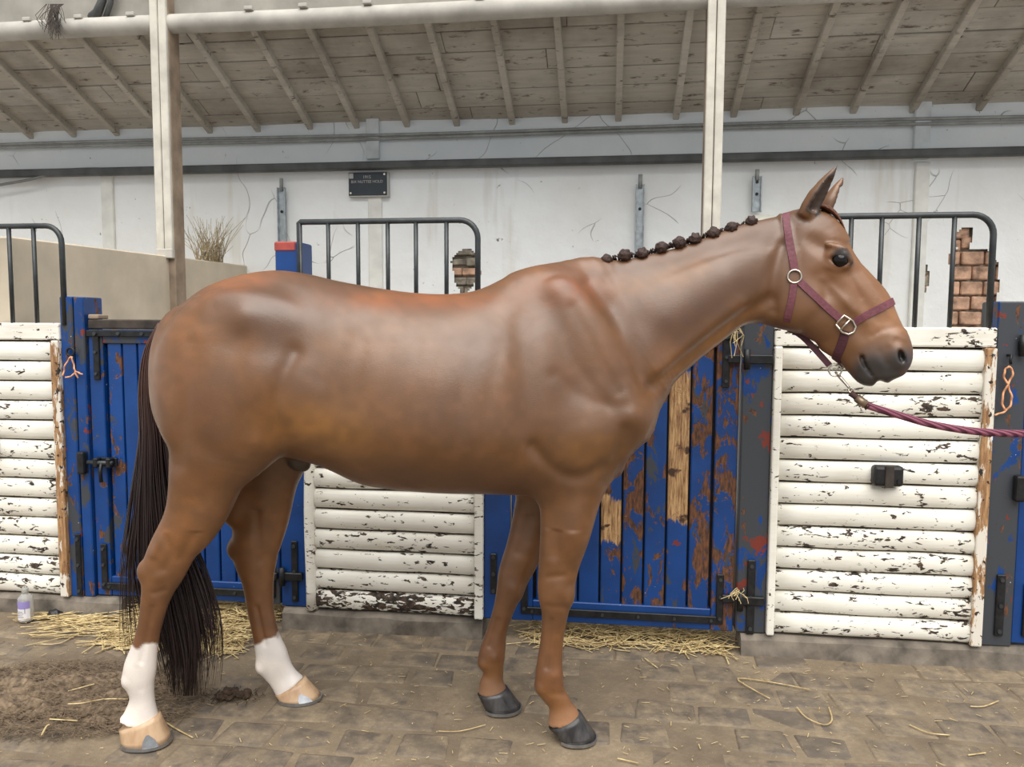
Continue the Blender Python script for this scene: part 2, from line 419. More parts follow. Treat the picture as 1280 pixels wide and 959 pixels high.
# lean-to ceiling: boards on rafters, from the wall up to the beam
zw = at_y(640, 147, YB)[2]; zb = at_y(640, 10, YP)[2] + .02
sl = Vector((0, YP-YB, zb-zw)); SL = sl.length; sn = sl.normalized(); nn = Vector((0, -sn.z, sn.y))
if nn.z > 0: nn = -nn                                        # nn points down into the stall
ceil = empty('ceiling', (0, YB, zw)); tag(ceil, 'sloping lean-to ceiling of grey limewashed boards on rafters', 'ceiling', kind='structure')
def slab(name, x0, x1, s0, s1, t0, t1, mat, parent, bev=.003):
    V = [Vector((x, 0, 0)) + sn*s + nn*t for x in (x0, x1) for s in (s0, s1) for t in (t0, t1)]
    return link(name, bevel(pyd(name, V, [(0, 1, 3, 2), (4, 6, 7, 5), (0, 4, 5, 1), (2, 3, 7, 6), (0, 2, 6, 4), (1, 5, 7, 3)]), bev, 1), mat, parent)
nrow = 6; pitch = (SL+.05)/nrow
for r in range(nrow):
    x = -7.2 + random.uniform(-1, 0); s0 = -.06 + r*pitch
    while x < 5.2:
        L = random.choice((1.77, 2.21, 2.66)); d = random.uniform(-.004, .004)
        slab('plank', x+.002, x+L-.002, s0+.004, s0+pitch-.004, -.03+d, d, 'plank', ceil); x += L
slab('roof_deck', -7.3, 5.4, -.3, SL-.02, -.09, -.045, 'dark_wood', ceil, 0)
raf = [-140, -80, -20, 38, 92, 146, 204, 262, 322, 388, 446, 509, 571, 640, 706, 773, 845, 917, 995, 1066, 1141, 1224, 1310, 1400]
for px in raf:
    X = at_y(px, 150-(px-640)*.03, YB)[0]
    slab('rafter', X-.024, X+.024, -.05, SL, -.01, .05, 'rafter', ceil, .006)
# wall above the beam
zbt = at_y(90, 27, YP)[2]
box('wall_upper', -7.2, 5.2, YP-.03, YP+.14, zbt-.05, 4.4, 'upper', None, 0)
tag(bpy.data.objects['wall_upper'], 'dull grey plaster wall above the white roof beam', 'wall', kind='structure')

# roof beam: rounded timber along the post line
zc = (at_y(90, 27, YP-.1)[2] + at_y(90, 42, YP-.1)[2])/2
m = MB(); m.tube([(x, YP-.07+.004*math.sin(x*2), zc+.006*math.sin(x*1.3)) for x in np.arange(-7.2, 5.3, .25)], .062, 12)
beam = empty('roof_beam', (0, 0, 0)); tag(beam, 'long rounded white painted roof beam carried on the cream posts', 'beam')
m.build('beam_timber', 'beam', beam, True)
for px in (36, 100, 165, 312, 380, 460, 600, 690, 800):
    q = at_y(px, 30-px*.047, YP-.1)
    box('beam_clip', q[0]-.03, q[0]+.03, YP-.13, YP-.03, zc+.05, zc+.075, 'beam', beam, .004)

# roof posts
def roof_post(pl, pr, pside, label, side):
    a = at_y(pl, 200, YP-.11); b = at_y(pr, 200, YP-.11); x0, x1 = a[0], b[0]; xm = (x0+x1)/2
    o = empty('roof_post', (xm, YP-.05, 0)); tag(o, label, 'post', 'cream timber roof posts')
    ztop = 4.2
    def lb(n, *k):
        e = box(n, k[0]-xm, k[1]-xm, k[2]-YP+.05, k[3]-YP+.05, k[4], k[5], k[6], o, .005); return e
    zlow = at_y(208, 318, YP-.11)[2] if side else .0
    lb('face_board', x0, xm-.003, YP-.14, YP-.11, zlow, ztop, 'post'); lb('face_board', xm+.003, x1, YP-.14, YP-.11, zlow, ztop, 'post')
    lb('post_core', x0+.004, x1+(.0 if not side else .002), YP-.11, YP+.02, 0, ztop, 'post_side')
    if side:
        lb('foot_block', x0-.002, x1+.002, YP-.146, YP-.108, zlow-.03, zlow+.035, 'beam')
    return o
roof_post(195, 215, 228, 'cream roof post rising from the beige partition wall beside dry grass tuft', True)
roof_post(880, 902, 905, 'cream roof post standing behind the neck of the horse', False)

# pipes and conduit on the back wall
a = bxz(640, 201)[1]; b = bxz(640, 211)[1]
box('cable_trunking', -7.0, 5.1, YB-.115, YB-.045, b, a, 'conduit', None, .012, 2)
tag(bpy.data.objects['cable_trunking'], 'dark grey trunking running the length of the white wall', 'pipe')
for k, py in enumerate((165, 170)):
    z = bxz(640, py)[1]; m = MB(); m.tube([(x, YB-.04, z+.006*math.sin(x*1.1+k)) for x in np.arange(-7, 5.2, .3)], .0125, 8)
    o = m.build('conduit_pipe', 'pipe', None, True)
    tag(o, ('upper' if k == 0 else 'lower') + ' of two thin grey pipes under the board ceiling', 'pipe', 'thin pipes below the ceiling')
m = MB(); pts = [(-60, 240), (0, 231), (40, 224), (75, 214), (110, 211), (150, 211.5), (190, 211)]
m.tube([at_y(x, y, YB-.10+.015*(k > 3)) for k, (x, y) in enumerate(catmull(pts, 5))] if False else [at_y(x, y, YB-.10) for x, y in catmull(pts, 5)], .012, 8)
tag(m.build('wall_cable', 'cable', None, True), 'loose grey cable sagging below the dark trunking', 'cable')
for (px, yt, yb, lab) in ((355, 236, 420, 'galvanised steel channel on the wall above the red and blue post'), (800, 232, 420, 'galvanised steel channel on the wall above the plaited mane'), (945, 222, 266, 'galvanised steel channel on the wall above the white lid')):
    x, z1 = bxz(px, yt); z0 = bxz(px, yb)[1]
    o = empty('steel_channel', (x, YB-.02, z0)); tag(o, lab, 'bracket', 'steel channels on the back wall'); w = .034
    box('channel_web', -w, w, -.03, -.022, 0, z1-z0, 'zinc', o, .002)
    box('channel_flange', -w, -w+.008, -.05, -.022, 0, z1-z0, 'zinc', o, .002)
    box('channel_flange', w-.008, w, -.05, -.022, 0, z1-z0, 'zinc', o, .002)
    mm = MB(); mm.tube([(0, -.03, z1-z0-.03), (0, -.03, z1-z0+(.075 if px != 945 else .05))], .016, 8); mm.build('pipe_stub', 'pipe', o, True)
    for t in (.16, .5):
        mm = MB(); mm.tube([(0, -.036, (z1-z0)*(1-t)), (0, -.029, (z1-z0)*(1-t))], .012, 8); mm.build('bolt_hole', 'iron', o)

# plaque
x0, z1 = bxz(436, 216, YB-.04); x1, z0 = bxz(486, 246, YB-.04)
pq = empty('wall_plaque', ((x0+x1)/2, YB-.04, (z0+z1)/2)); tag(pq, 'small dark name plaque with pale lettering on the white wall', 'plaque')
w, h = (x1-x0)/2, (z1-z0)/2
MAT['plaque'] = plain('dark_slate_plaque', (44, 52, 60), .5, 0, .08, 9); MAT['lettering'] = plain('pale_lettering', (178, 178, 174), .6, 0, .03, 9)
box('plaque_frame', -w, w, -.008, .04, -h, h, 'lettering', pq, .003); box('plaque_board', -w+.002, w-.012, -.014, .0, -h+.012, h-.002, 'plaque', pq, .002)
def text(s, size, x, z, mat, parent, y=-.016):
    cu = bpy.data.curves.new('lettering', 'FONT'); cu.body = s; cu.size = size; cu.align_x = 'CENTER'; cu.extrude = .0008
    t = bpy.data.objects.new('tmp', cu); C.objects.link(t)
    dg = bpy.context.evaluated_depsgraph_get(); me = bpy.data.meshes.new_from_object(t.evaluated_get(dg)); bpy.data.objects.remove(t)
    me.materials.clear(); o = link('lettering', me, mat, parent); o.location = (x, y, z); o.rotation_euler = (math.pi/2, 0, 0); return o
text('1915', .034, -.01, h*.48, 'lettering', pq); text('BIX NUTTEE HOLD', .031, -.01, h*.12, 'lettering', pq)
for k in range(3): box('lettering_line', -w*.72, -w*.05-.02*k, -.0155, -.012, -h*.18-.032*k, -h*.18-.032*k+.006, 'bar', pq, 0)
box('sticker', -w+.006, -w+.042, -.016, -.012, h-.05, h-.008, 'lettering', pq, .001)
for (ax, az) in ((w-.03, h-.02), (-w+.02, -h+.03), (w-.03, -h+.03)):
    mm = MB(); mm.tube([(ax, -.02, az), (ax, -.012, az)], .009, 8); mm.build('screw', 'chrome', pq)

# white lid behind the neck, hung on the wall
x0, z1 = bxz(928, 268, YB-.1); x1, z0 = bxz(975, 300, YB-.1)
MAT['white_plastic'] = plain('white_plastic', (238, 236, 222), .4, 0, .04, 9)
m = MB(); n = 24; R = (x1-x0)/2; prof = [(.0, .0), (1.0, .0), (1.02, .03), (.98, .09), (.85, .125), (.5, .14), (.0, .145)]
V = []; F = []
for r_, hh in prof:
    for j in range(n): V.append((R*max(r_, .001)*math.cos(2*math.pi*j/n), R*.6*max(r_, .001)*math.sin(2*math.pi*j/n), hh))
for i in range(len(prof)-1):
    for j in range(n): F.append((i*n+j, i*n+(j+1) % n, (i+1)*n+(j+1) % n, (i+1)*n+j))
m.add(V, F); o = m.build('feed_bowl', 'white_plastic', None, True); o.location = ((x0+x1)/2, YB-.015-R*.6, z1-.15)
tag(o, 'white plastic rounded bowl fixed on the wall behind the horse poll', 'bowl')

# dry grass tuft on the divider
g0 = at_x(262, 331, XD-.05); mm = MB()
for k in range(110):
    a = random.gauss(0, .45); L = random.uniform(.14, .38); bx_ = random.uniform(-.16, .16); by_ = random.uniform(-.16, .16)
    c = random.uniform(-.12, .12)
    mm.tube([(bx_*.2, by_, -.01), (bx_*.3+math.sin(a)*L*.4, by_*1.0+c*.3, L*.5), (bx_*.4+math.sin(a)*L+c*.2, by_+c, L)], .0035, 3, .0012)
o = mm.build('dry_grass', 'hay'); o.location = (g0[0], g0[1], g0[2]-.0); tag(o, 'tuft of dry grass on top of the beige partition wall', 'grass', kind='stuff')
# iron bracket and soot-dark cobweb on the upper wall
q = at_y(132, 12, YP-.06); mm = MB(); mm.tube([(q[0]-.10, q[1], q[2]-.05), (q[0]-.04, q[1]-.03, q[2]-.03), (q[0]+.0, q[1]-.03, q[2]+.05), (q[0]+.02, q[1]-.02, q[2]+.16)], lambda t: .035-.012*t, 8)
mm.tube([(q[0]+.0, q[1], q[2]-.05), (q[0]+.06, q[1]-.03, q[2]+.03), (q[0]+.07, q[1]-.02, q[2]+.16)], .018, 8)
tag(mm.build('iron_bracket', 'conduit', None, True), 'curved dark iron bracket on the grey wall above the beam', 'bracket')
mm = MB()
for k in range(60):
    q = at_y(70+random.gauss(0, 5), 5, YP-.12); q2 = at_y(70+random.gauss(0, 8), random.uniform(25, 50), YP-.16)
    mm.tube([q, (q+q2)/2+np.array([random.gauss(0, .03), -.01, 0]), q2], .0022, 3)
tag(mm.build('cobweb', 'dark_wood'), 'dark sooty cobweb hanging over the white roof beam', 'cobweb', kind='stuff')

# ------------------------------------------------------------------ stall fronts
Z0 = .095
# kerbs
def kerb(pl, pr, h, label, y0=YF-.045):
    x0, x1 = at_z(pl, 790, 0)[0], at_z(pr, 790, 0)[0]
    m = MB(); nx = max(2, int((x1-x0)/.12)); V = []; F = []
    for i in range(nx+1):
        x = x0+(x1-x0)*i/nx; r = lambda s: random.uniform(-s, s)
        V += [(x, y0+r(.012), -.03), (x, y0+.008+r(.010), h-.02+r(.006)), (x, y0+.03+r(.006), h+r(.004)), (x, YF+.1, h), (x, YF+.1, -.03)]
    for i in range(nx):
        for j in range(4): a = i*5+j; F.append((a, a+1, a+6, a+5))
    F.append((0, 1, 2, 3, 4)); F.append(tuple(nx*5+j for j in (4, 3, 2, 1, 0)))
    m.add(V, F); o = link('kerb', bevel(m.mesh('kerb'), 0), 'kerb'); tag(o, label, 'kerb', 'concrete kerbs under the panels'); return o
kerb(-260, 122, .088, 'rough concrete kerb under the white panel beside the plastic bottle')
kerb(346, 606, .088, 'rough concrete kerb under the white panel behind the belly')
kerb(915, 1262, .086, 'rough concrete kerb under the white panel with the lead rope across it')

def half_log(name, x0, x1, z0, z1, mat, parent, depth=.034):
    n = 9; nx = 7; V = []; F = []; ph = random.uniform(0, 6); am = random.uniform(.0006, .002)
    for i in range(nx+1):
        x = x0+(x1-x0)*i/nx; w = am*math.sin(ph+i*1.3)
        for j in range(n+1):
            t = math.pi*j/n; V.append((x, -depth*math.sin(t)**.6 + w, (z0+z1)/2 - (z1-z0)/2*math.cos(t) + w))
    for i in range(nx):
        for j in range(n): a = i*(n+1)+j; F.append((a, a+1, a+n+2, a+n+1))
    F.append(tuple(range(n+1))[::-1]); F.append(tuple(nx*(n+1)+j for j in range(n+1)))
    for i in range(nx): pass
    F.append(tuple([i*(n+1) for i in range(nx+1)] + [i*(n+1)+n for i in range(nx, -1, -1)]))
    me = pyd(name, V, F); o = link(name, bevel(me, 0), mat, parent, True); return o

def panel(x0, x1, label, strips, zt=1.485, n=13, worn=()):
    o = empty('stall_partition', (x0, YF, 0)); tag(o, label, 'panel', 'white boarded stall panels'); W = x1-x0
    zr = zt-.085
    box('top_rail', 0, W, -.03, .05, zr, zt, 'white_worn', o, .008, 2)
    a = strips[0][0] if strips[0] else 0; b = W-(strips[1][0] if strips[1] else 0)
    p = (zr-.006-Z0)/n
    for k in range(n):
        half_log('board', a+.001, b-.001, Z0+k*p+.002, Z0+(k+1)*p-.002, worn[k] if k < len(worn) and worn[k] else random.choice(('white', 'white', 'white_worn')), o)
    box('backing', 0.004, W-.004, .004, .03, Z0, zr+.01, 'dark_wood', o, 0)
    for s, xa in ((strips[0], 0), (strips[1], W)):
        if not s: continue
        w, mat, sh = s; c = xa + (w/2 if xa == 0 else -w/2)
        if sh == 'round':
            m = MB(); m.tube([(c+.003*math.sin(z*9), -.012, z) for z in np.linspace(Z0-.005, zr-.002, 14)], w*.55, 10); m.build('edge_strip', mat, o, True)
        else: box('edge_strip', c-w/2, c+w/2, -.042, .004, Z0-.005, zr-.002, mat, o, .007, 2)
    return o
X = {k: fx(v) for k, v in dict(p1a=86.5, p1b=115, d1a=117, d1b=347, p2a=349, p2b=382, n2a=382, n2b=605.5, p3a=606, p3b=638, d2a=640, d2b=921, p4a=923.5, p4b=961, n3a=961.5, n3b=1233, p5a=1233.5, p5b=1273).items()}
worn2 = ['white_rough', 'white_worn', 'white', 'white_worn']
pn1 = panel(X['p1a']-1.0, X['p1a'], 'white half log panel beside the plastic bottle, flaking to dark wood low down', (None, (.045, 'wood_strip', 'flat')), worn=['white_worn']*6)
pn2 = panel(X['n2a'], X['n2b'], 'white half log panel seen under the belly of the horse, bottom board nearly bare', ((.055, 'white', 'round'), (.042, 'white_worn', 'flat')), worn=worn2)
pn3 = panel(X['n3a'], X['n3b'], 'white half log panel behind the muzzle and lead rope with black latch keeper', ((.034, 'white', 'flat'), (.048, 'wood_strip', 'flat')), worn=['white_worn']*4)
# black latch keepers screwed on the panels
def keeper(par, px, py):
    x, z = fx(px, py)-par.location.x, fz(px, py)
    k = box('latch_keeper', x-.062, x+.062, -.075, -.02, z-.045, z+.045, 'black_plastic', par, .014, 2)
    k2 = box('keeper_plate', x-.018, x+.018, -.082, -.07, z-.048, z+.048, 'dark_wood', k, .003)
    for s in (-.043, .043):
        mm = MB(); mm.tube([(x+s, -.082, z-.02), (x+s, -.07, z-.02)], .012, 8); mm.build('screw', 'iron', k)
keeper(pn3, 1104, 592); keeper(pn1, -8, 557)

# grilles
def grille(par_x, xl, xr, zt, bars, label, left_square=False, zb=1.475, right_round=True, lx=None):
    o = empty('stall_grille', (xl, YF-.016, zb)); tag(o, label, 'grille', 'black barred grilles over the panels')
    W, Hh, R = xr-xl, zt-zb, .085; pts = []
    if left_square: pts += [(0, 0, -.0), (0, 0, Hh)]
    else: pts += [(-1.0 if lx is None else lx, 0, Hh)]
    if left_square: pts[-1] = (0, 0, Hh-.004); pts.append((.006, 0, Hh))
    pts += [(W-R+R*math.sin(t), 0, Hh-R+R*math.cos(t)) for t in np.linspace(0, math.pi/2, 8)] + [(W, 0, 0)]
    m = MB(); m.tube(pts, .0135, 10); m.build('frame', 'bar', o, True)
    for bx_ in bars:
        m = MB(); m.tube([(bx_-xl, 0, 0), (bx_-xl, 0, Hh-.006)], .0105, 8); m.build('bar', 'bar', o, True)
    return o
def gz_(px, py): return at_y(px, py, YF)[2]
grille(0, X['p1a']-.9, fx(81, 330), gz_(50, 283), [fx(16, 330), fx(46.5, 330), fx(-16, 330)], 'black barred grille in front of the beige partition wall', True)
grille(0, fx(376, 300), fx(598, 320), gz_(480, 277), [fx(p, 310) for p in (412, 449, 486, 521, 559)], 'black barred grille standing behind the back of the horse', True)
grille(0, fx(1018, 300), fx(1238, 320), gz_(1150, 270), [fx(p, 300) for p in (1022, 1062, 1100, 1146, 1190)], 'black barred grille behind the horse face and exposed bricks', True)

# posts
def stall_post(xa, xb, zt, label, mat, seam=True, y=-.02, straps=(), dep=.13):
    o = empty('stall_post', (xa, YF, 0)); tag(o, label, 'post', 'painted posts of the stall front'); W = xb-xa
    if seam:
        s = W*.55
        box('post_board', 0, s-.002, y, dep, .0895, zt, mat, o, .005); box('post_board', s+.002, W, y+.004, dep, .0895, zt-.002, mat, o, .005)
    else: box('post_timber', 0, W, y, dep, .0895, zt, mat, o, .006)
    for (pxc, pya, pyb, w) in straps:
        x = fx(pxc, (pya+pyb)/2)-xa; z1_, z0_ = fz(pxc, pya), fz(pxc, pyb)
        s = box('hinge_strap', x-w/2, x+w/2, y-.012, y, z0_, z1_, 'iron', o, .003)
        for t in (.08, .5, .92):
            mm = MB(); zz = z0_+(z1_-z0_)*t; mm.tube([(x, y-.02, zz), (x, y-.01, zz)], .009, 8); mm.build('bolt_head', 'bar', s)
    return o
zp1 = fz(90, 371)
sp1 = stall_post(X['p1a'], X['p1b'], zp1, 'worn blue post between bottle side white panel and bolted blue door, frayed twine tied on', 'blue_post', True, straps=((103, 666, 742, .028),))
sp2 = stall_post(X['p2a'], X['p2b'], fz(362, 303), 'tall blue post with red painted top behind the croup', 'blue', False, y=-.0, straps=((369, 676, 752, .03),))
sp3 = stall_post(X['p3a'], X['p3b'], 1.5, 'blue post between the white panel and the rust scarred door, behind the forelegs', 'blue', False, straps=((618, 690, 740, .03),))
sp4 = stall_post(X['p4a'], X['p4b'], 1.58, 'slate and blue post with red smears under the horse throat', 'blue_slate', False, straps=((937, 698, 790, .035),))
sp5 = stall_post(X['p5a'], X['p5b'], fz(1260, 377), 'slate blue post with orange twine loop hanging from a hook', 'blue_slate', False, straps=((1246, 716, 792, .035),))
MAT['red'] = plain('worn_red_paint', (168, 74, 66), .6, 0, .15, 14)
zt2 = fz(362, 303); W2 = X['p2b']-X['p2a']
box('painted_cap', -.002, W2*.78, -.004, .131, zt2-.042, zt2+.004, 'red', sp2, .006)
box('post_cap_block', W2*.05, X['p1b']-X['p1a']+.03, .02, .12, 0, .01, 'dark_wood', sp1, 0) if False else None
# timber packer beside post 1

# doors
def rivet(par, x, y, z, r=.009, mat='bar'):
    mm = MB(); mm.tube([(x, y-.009, z), (x, y+.003, z)], r, 8); return mm.build('bolt_head', mat, par)
def stable_door(xa, xb, z0, z1, sw, pitch, label, mats, stile='blue', iron='LR', n=None):
    o = empty('stable_door', (xa, YF+.0, 0)); tag(o, label, 'door', 'blue stable doors'); W = xb-xa
    swl, swr = sw
    sl_, sr_ = stile if isinstance(stile, tuple) else (stile, stile)
    box('stile', 0, swl, 0.0, .05, z0, z1, sl_, o, .004); box('stile', W-swr, W, 0.0, .05, z0, z1, sr_, o, .004)
    box('bottom_rail', swl, W-swr, .004, .05, z0, z0+.10, 'blue', o, .004)
    box('top_rail', swl, W-swr, .002, .05, z1-.07, z1, sr_, o, .004)
    box('top_cap', .0, W, -.002, .085, z1+.002, z1+.05, 'dark_wood', o, .006)
    a, b = swl+.012, W-swr-.008; n = n or max(1, round((b-a)/pitch)); p = (b-a)/n
    for k in range(n):
        pl = box('plank', a+k*p+.004, a+(k+1)*p-.004, .012, .045, z0+.085, z1-.06, mats[k % len(mats)], o, .007, 2)
    box('door_back', .005, W-.005, .046, .06, z0+.01, z1-.01, 'iron', o, 0)
    # iron: long bar under the cap and L straps
    r = box('iron_bar', -.0, W, -.016, -.002, z1-.035, z1-.004, 'iron', o, .003)
    for k in range(8): rivet(r, .05+(W-.1)*k/7, -.016, z1-.02)
    r = box('iron_bar', swl*.55, W-swr*.55, -.012, .004, z0+.035, z0+.07, 'iron', o, .003)
    for k in range(6): rivet(r, swl+(W-swl-swr)*k/5, -.012, z0+.052, .007)
    for x in ((swl*.62) if 'L' in iron else None, (W-swr*.62) if 'R' in iron else None):
        if x is None: continue
        for (za, zb_) in ((z0+.035, z0+.27), (z1-.25, z1-.0)):
            s = box('iron_strap', x-.016, x+.016, -.013, .001, za, zb_, 'iron', o, .003)
            for t in (.12, .55, .9): rivet(s, x, -.013, za+(zb_-za)*t, .008)
    return o
zd1b, zd1t = fz(135, 742), fz(135, 412)
d1 = stable_door(X['d1a'], X['d1b'], zd1b-.01, zd1t, (.075, .06), .086, 'blue plank stable door behind the hind legs with an iron bolt', ['blue_mid', 'blue', 'blue', 'blue', 'blue_mid', 'blue', 'blue', 'blue', 'blue'], 'blue_post')
zd2b, zd2t = fz(800, 781), fz(800, 420)
d2 = stable_door(X['d2a'], X['d2b'], zd2b-.01, 1.46, (.10, .10), .1, 'blue plank stable door with rust scars and bare wood, behind the forelegs', ['blue', 'blue', 'blue', 'blue_wood2', 'blue_heavy', 'blue_mid', 'blue_wood', 'blue_heavy'], ('blue', 'blue_heavy'))
d3 = stable_door(X['p5b']+.006, X['p5b']+.95, .10, 1.47, (.09, .09), .1, 'dark blue stable door next to the post with the figure eight twine', ['blue'], 'blue')
box('packer_block', .004, .06, -.004, .08, zd1t+.052, fz(112, 393), 'post_side', d1, .005)
def slide_bolt(par, px, py, L, post):
    x, z = fx(px, py)-par.location.x, fz(px, py)
    b = box('bolt_plate', x, x+L, -.02, -.002, z-.022, z+.022, 'iron', par, .004)
    mm = MB(); mm.tube([(max(.003, x-.033), -.042, z), (x+L-.005, -.042, z)], .011, 10); mm.build('bolt_bar', 'bar', b, True)
    for t in (.2, .8):
        box('bolt_guide', x+L*t-.012, x+L*t+.012, -.056, -.01, z-.024, z+.024, 'iron', b, .005)
    mm = MB(); mm.tube([(x+L*.45, -.045, z), (x+L*.45, -.055, z-.04), (x+L*.48, -.055, z-.095)], .009, 8); mm.build('bolt_handle', 'iron', b, True)
    dx = par.location.x-post.location.x; box('bolt_keeper', x-.075+dx, x-.035+dx, -.06, -.02, z-.06, z+.055, 'iron', post, .010, 2)
slide_bolt(d1, 122, 576.5, .115, sp1); slide_bolt(d3, 1285, 608, .12, sp5)
# hinge barrels and pins
def hinge(par, xa, xb, z, y=-.02):
    h = box('hinge', xa, xb, y-.022, y+.004, z-.02, z+.02, 'iron', par, .004)
    mm = MB(); mm.tube([(xa+.01, y-.02, z-.045), (xa+.01, y-.02, z+.045)], .014, 10); mm.build('hinge_pin', 'iron', h, True)
hinge(sp4, .004, X['p4b']-X['p4a']-.004, fz(945, 449)); hinge(sp4, .004, X['p4b']-X['p4a']-.01, fz(935, 748)); hinge(sp2, .004, X['p2b']-X['p2a']-.02, fz(368, 720), -.0)
for (dr, zz) in ((d2, fz(945, 449)), (d2, fz(935, 748)), (d1, fz(368, 720))):
    Wd = (X['d2b']-X['d2a']) if dr is d2 else (X['d1b']-X['d1a']); box('hinge_leaf', Wd-.055, Wd-.003, -.026, -.004, zz-.018, zz+.018, 'iron', dr, .004)
hinge(sp5, .085, .17, fz(1275, 432))

# ------------------------------------------------------------------ the horse
# horse frame: x forward along the body, y towards the stalls, z up; origin on the floor under the middle of the back
HD = 2.745
HX = np.array([math.cos(YAW), math.sin(YAW), 0]); HY = np.array([-math.sin(YAW), math.cos(YAW), 0])
HO = HX*(-.45) + HY*HD
def to_h(p): q = np.asarray(p) - HO; return np.array([q @ HX, q @ HY, q[2]])
CPH = to_h(CP)
def hp(px, py, off=0.0):                       # pixel -> point on the lengthwise plane y = off, horse frame
    d = ray(px, py); d = np.array([d @ HX, d @ HY, d[2]]); return CPH + d*((off-CPH[1])/d[1])
# head frame: turned towards the viewer about the poll
HANG = math.radians(20)
POLL = hp(985, 300)
HDX = np.array([math.cos(HANG), -math.sin(HANG), 0]); HDY = np.array([math.sin(HANG), math.cos(HANG), 0])
def hd(px, py, off=0.0):                       # pixel -> point on head plane, head frame (x', y', z)
    d = ray(px, py); d = np.array([d @ HX, d @ HY, d[2]]); o = CPH-POLL
    t = (off - o @ HDY)/(d @ HDY); q = o+d*t
    return np.array([q @ HDX, off, q[2]+POLL[2]])
def head_to_h(p): return np.array([POLL[0], POLL[1], 0]) + HDX*p[0] + HDY*p[1] + np.array([0, 0, p[2]])

VOX = .0062
LO = np.array([-1.12, -.46, -.02]); HI = np.array([1.85, .42, 2.12])
DIM = np.ceil((HI-LO)/VOX).astype(int)+1
FLD = np.full(DIM, .5, np.float32)
AX = [LO[i]+VOX*np.arange(DIM[i]) for i in range(3)]

def smin(a, b, k):
    if k <= 0: return np.minimum(a, b)
    h = np.maximum(k-np.abs(a-b), 0)/k; return np.minimum(a, b)-h*h*k*.25
def smax(a, b, k): return -smin(-a, -b, k)
def sub_box(lo, hi):
    a = np.clip(np.floor((np.array(lo)-LO)/VOX).astype(int), 0, DIM-1); b = np.clip(np.ceil((np.array(hi)-LO)/VOX).astype(int)+1, 1, DIM)
    return tuple(slice(a[i], b[i]) for i in range(3))
def sweep_field(X2, Z2, Yv, nodes, cap0, cap1, pw):
    """nodes: x, z, a (half size in plane), yc, b (half width), egg; X2, Z2 broadcast with Yv"""
    P = nodes[:, :2]; best = np.full(X2.shape, 1e9, np.float32); U = np.zeros_like(best); S = np.zeros_like(best)
    A = np.ones_like(best); B = np.ones_like(best); YC = np.zeros_like(best); E = np.zeros_like(best)
    n = len(P)
    for i in range(n-1):
        d = P[i+1]-P[i]; L = float(np.hypot(*d))
        if L < 1e-6: continue
        d = d/L; rx = X2-P[i][0]; rz = Z2-P[i][1]
        s = rx*d[0]+rz*d[1]; u = -rx*d[1]+rz*d[0]; t = np.clip(s/L, 0, 1); ov = s-t*L
        dist = np.abs(u)+np.abs(ov)*1.0001; dist = np.hypot(u, ov)
        m = dist < best
        best = np.where(m, dist, best); U = np.where(m, u, U)
        o2 = ov if (i == 0 or i == n-2) else ov*0
        if i == 0: o2 = np.where(ov < 0, ov/cap0, 0)
        elif i == n-2: o2 = np.where(ov > 0, ov/cap1, 0)
        U = np.where(m & (np.abs(ov) > 1e-9) & (o2 == 0), np.sign(u)*dist, U)
        S = np.where(m, o2, S)
        for arr, c in ((0, 2), (1, 4), (2, 3), (3, 5)):
            v = nodes[i, c]+(nodes[i+1, c]-nodes[i, c])*t
            if arr == 0: A = np.where(m, v, A)
            elif arr == 1: B = np.where(m, v, B)
            elif arr == 2: YC = np.where(m, v, YC)
            else: E = np.where(m, v, E)
    return U, S, A, B, YC, E
def nodes_from(pairs, offs, fn, sub=6):
    """pairs: (ax, ay, bx, by, halfwidth, egg); a = back/top outline pixel, b = front/bottom outline pixel"""
    rows = []
    for k, q in enumerate(pairs):
        off = offs if np.isscalar(offs) else offs[k]
        p = fn(q[0], q[1], off); r = fn(q[2], q[3], off); c = (p+r)/2
        rows.append((c[0], c[2], .5*math.hypot(p[0]-r[0], p[2]-r[2]), off, q[4], q[5] if len(q) > 5 else 0.0))
    return catmull(rows, sub)
def put(Fv, sl, k, mode='add'):
    cur = FLD[sl]
    FLD[sl] = smin(cur, Fv, k) if mode == 'add' else smax(cur, -Fv, k)
def sweep(pairs, offs, k=.03, cap=(.05, .05), pw=2.2, flip=1.0):
    N = nodes_from(pairs, offs, hp); pad = .09
    r = N[:, 2].max()
    lo = (N[:, 0].min()-r-pad, (N[:, 3]-N[:, 4]).min()-pad, N[:, 1].min()-r-pad); hi = (N[:, 0].max()+r+pad, (N[:, 3]+N[:, 4]).max()+pad, N[:, 1].max()+r+pad)
    sl = sub_box(lo, hi)
    X2, Z2 = np.meshgrid(AX[0][sl[0]], AX[2][sl[2]], indexing='ij'); Y = AX[1][sl[1]].astype(np.float32)
    U, S, A, B, YC, E = [q[:, None, :].astype(np.float32) for q in sweep_field(X2, Z2, Y, N, cap[0], cap[1], pw)]
    Bu = B*(1-E*np.clip(U/A, -1, 1)*flip)
    rho = (np.abs(U/A)**pw+np.abs((Y[None, :, None]-YC)/Bu)**pw+np.abs(S)**pw)**(1/pw)
    put((rho-1)*np.minimum(A, B)*.95, sl, k)
def ell_d(a, y, b, ax):
    k0 = np.sqrt((a/ax[0])**2+(y/ax[1])**2+(b/ax[2])**2); k1 = np.sqrt((a/ax[0]**2)**2+(y/ax[1]**2)**2+(b/ax[2]**2)**2)
    return (k0*(k0-1)/np.maximum(k1, 1e-6)).astype(np.float32)
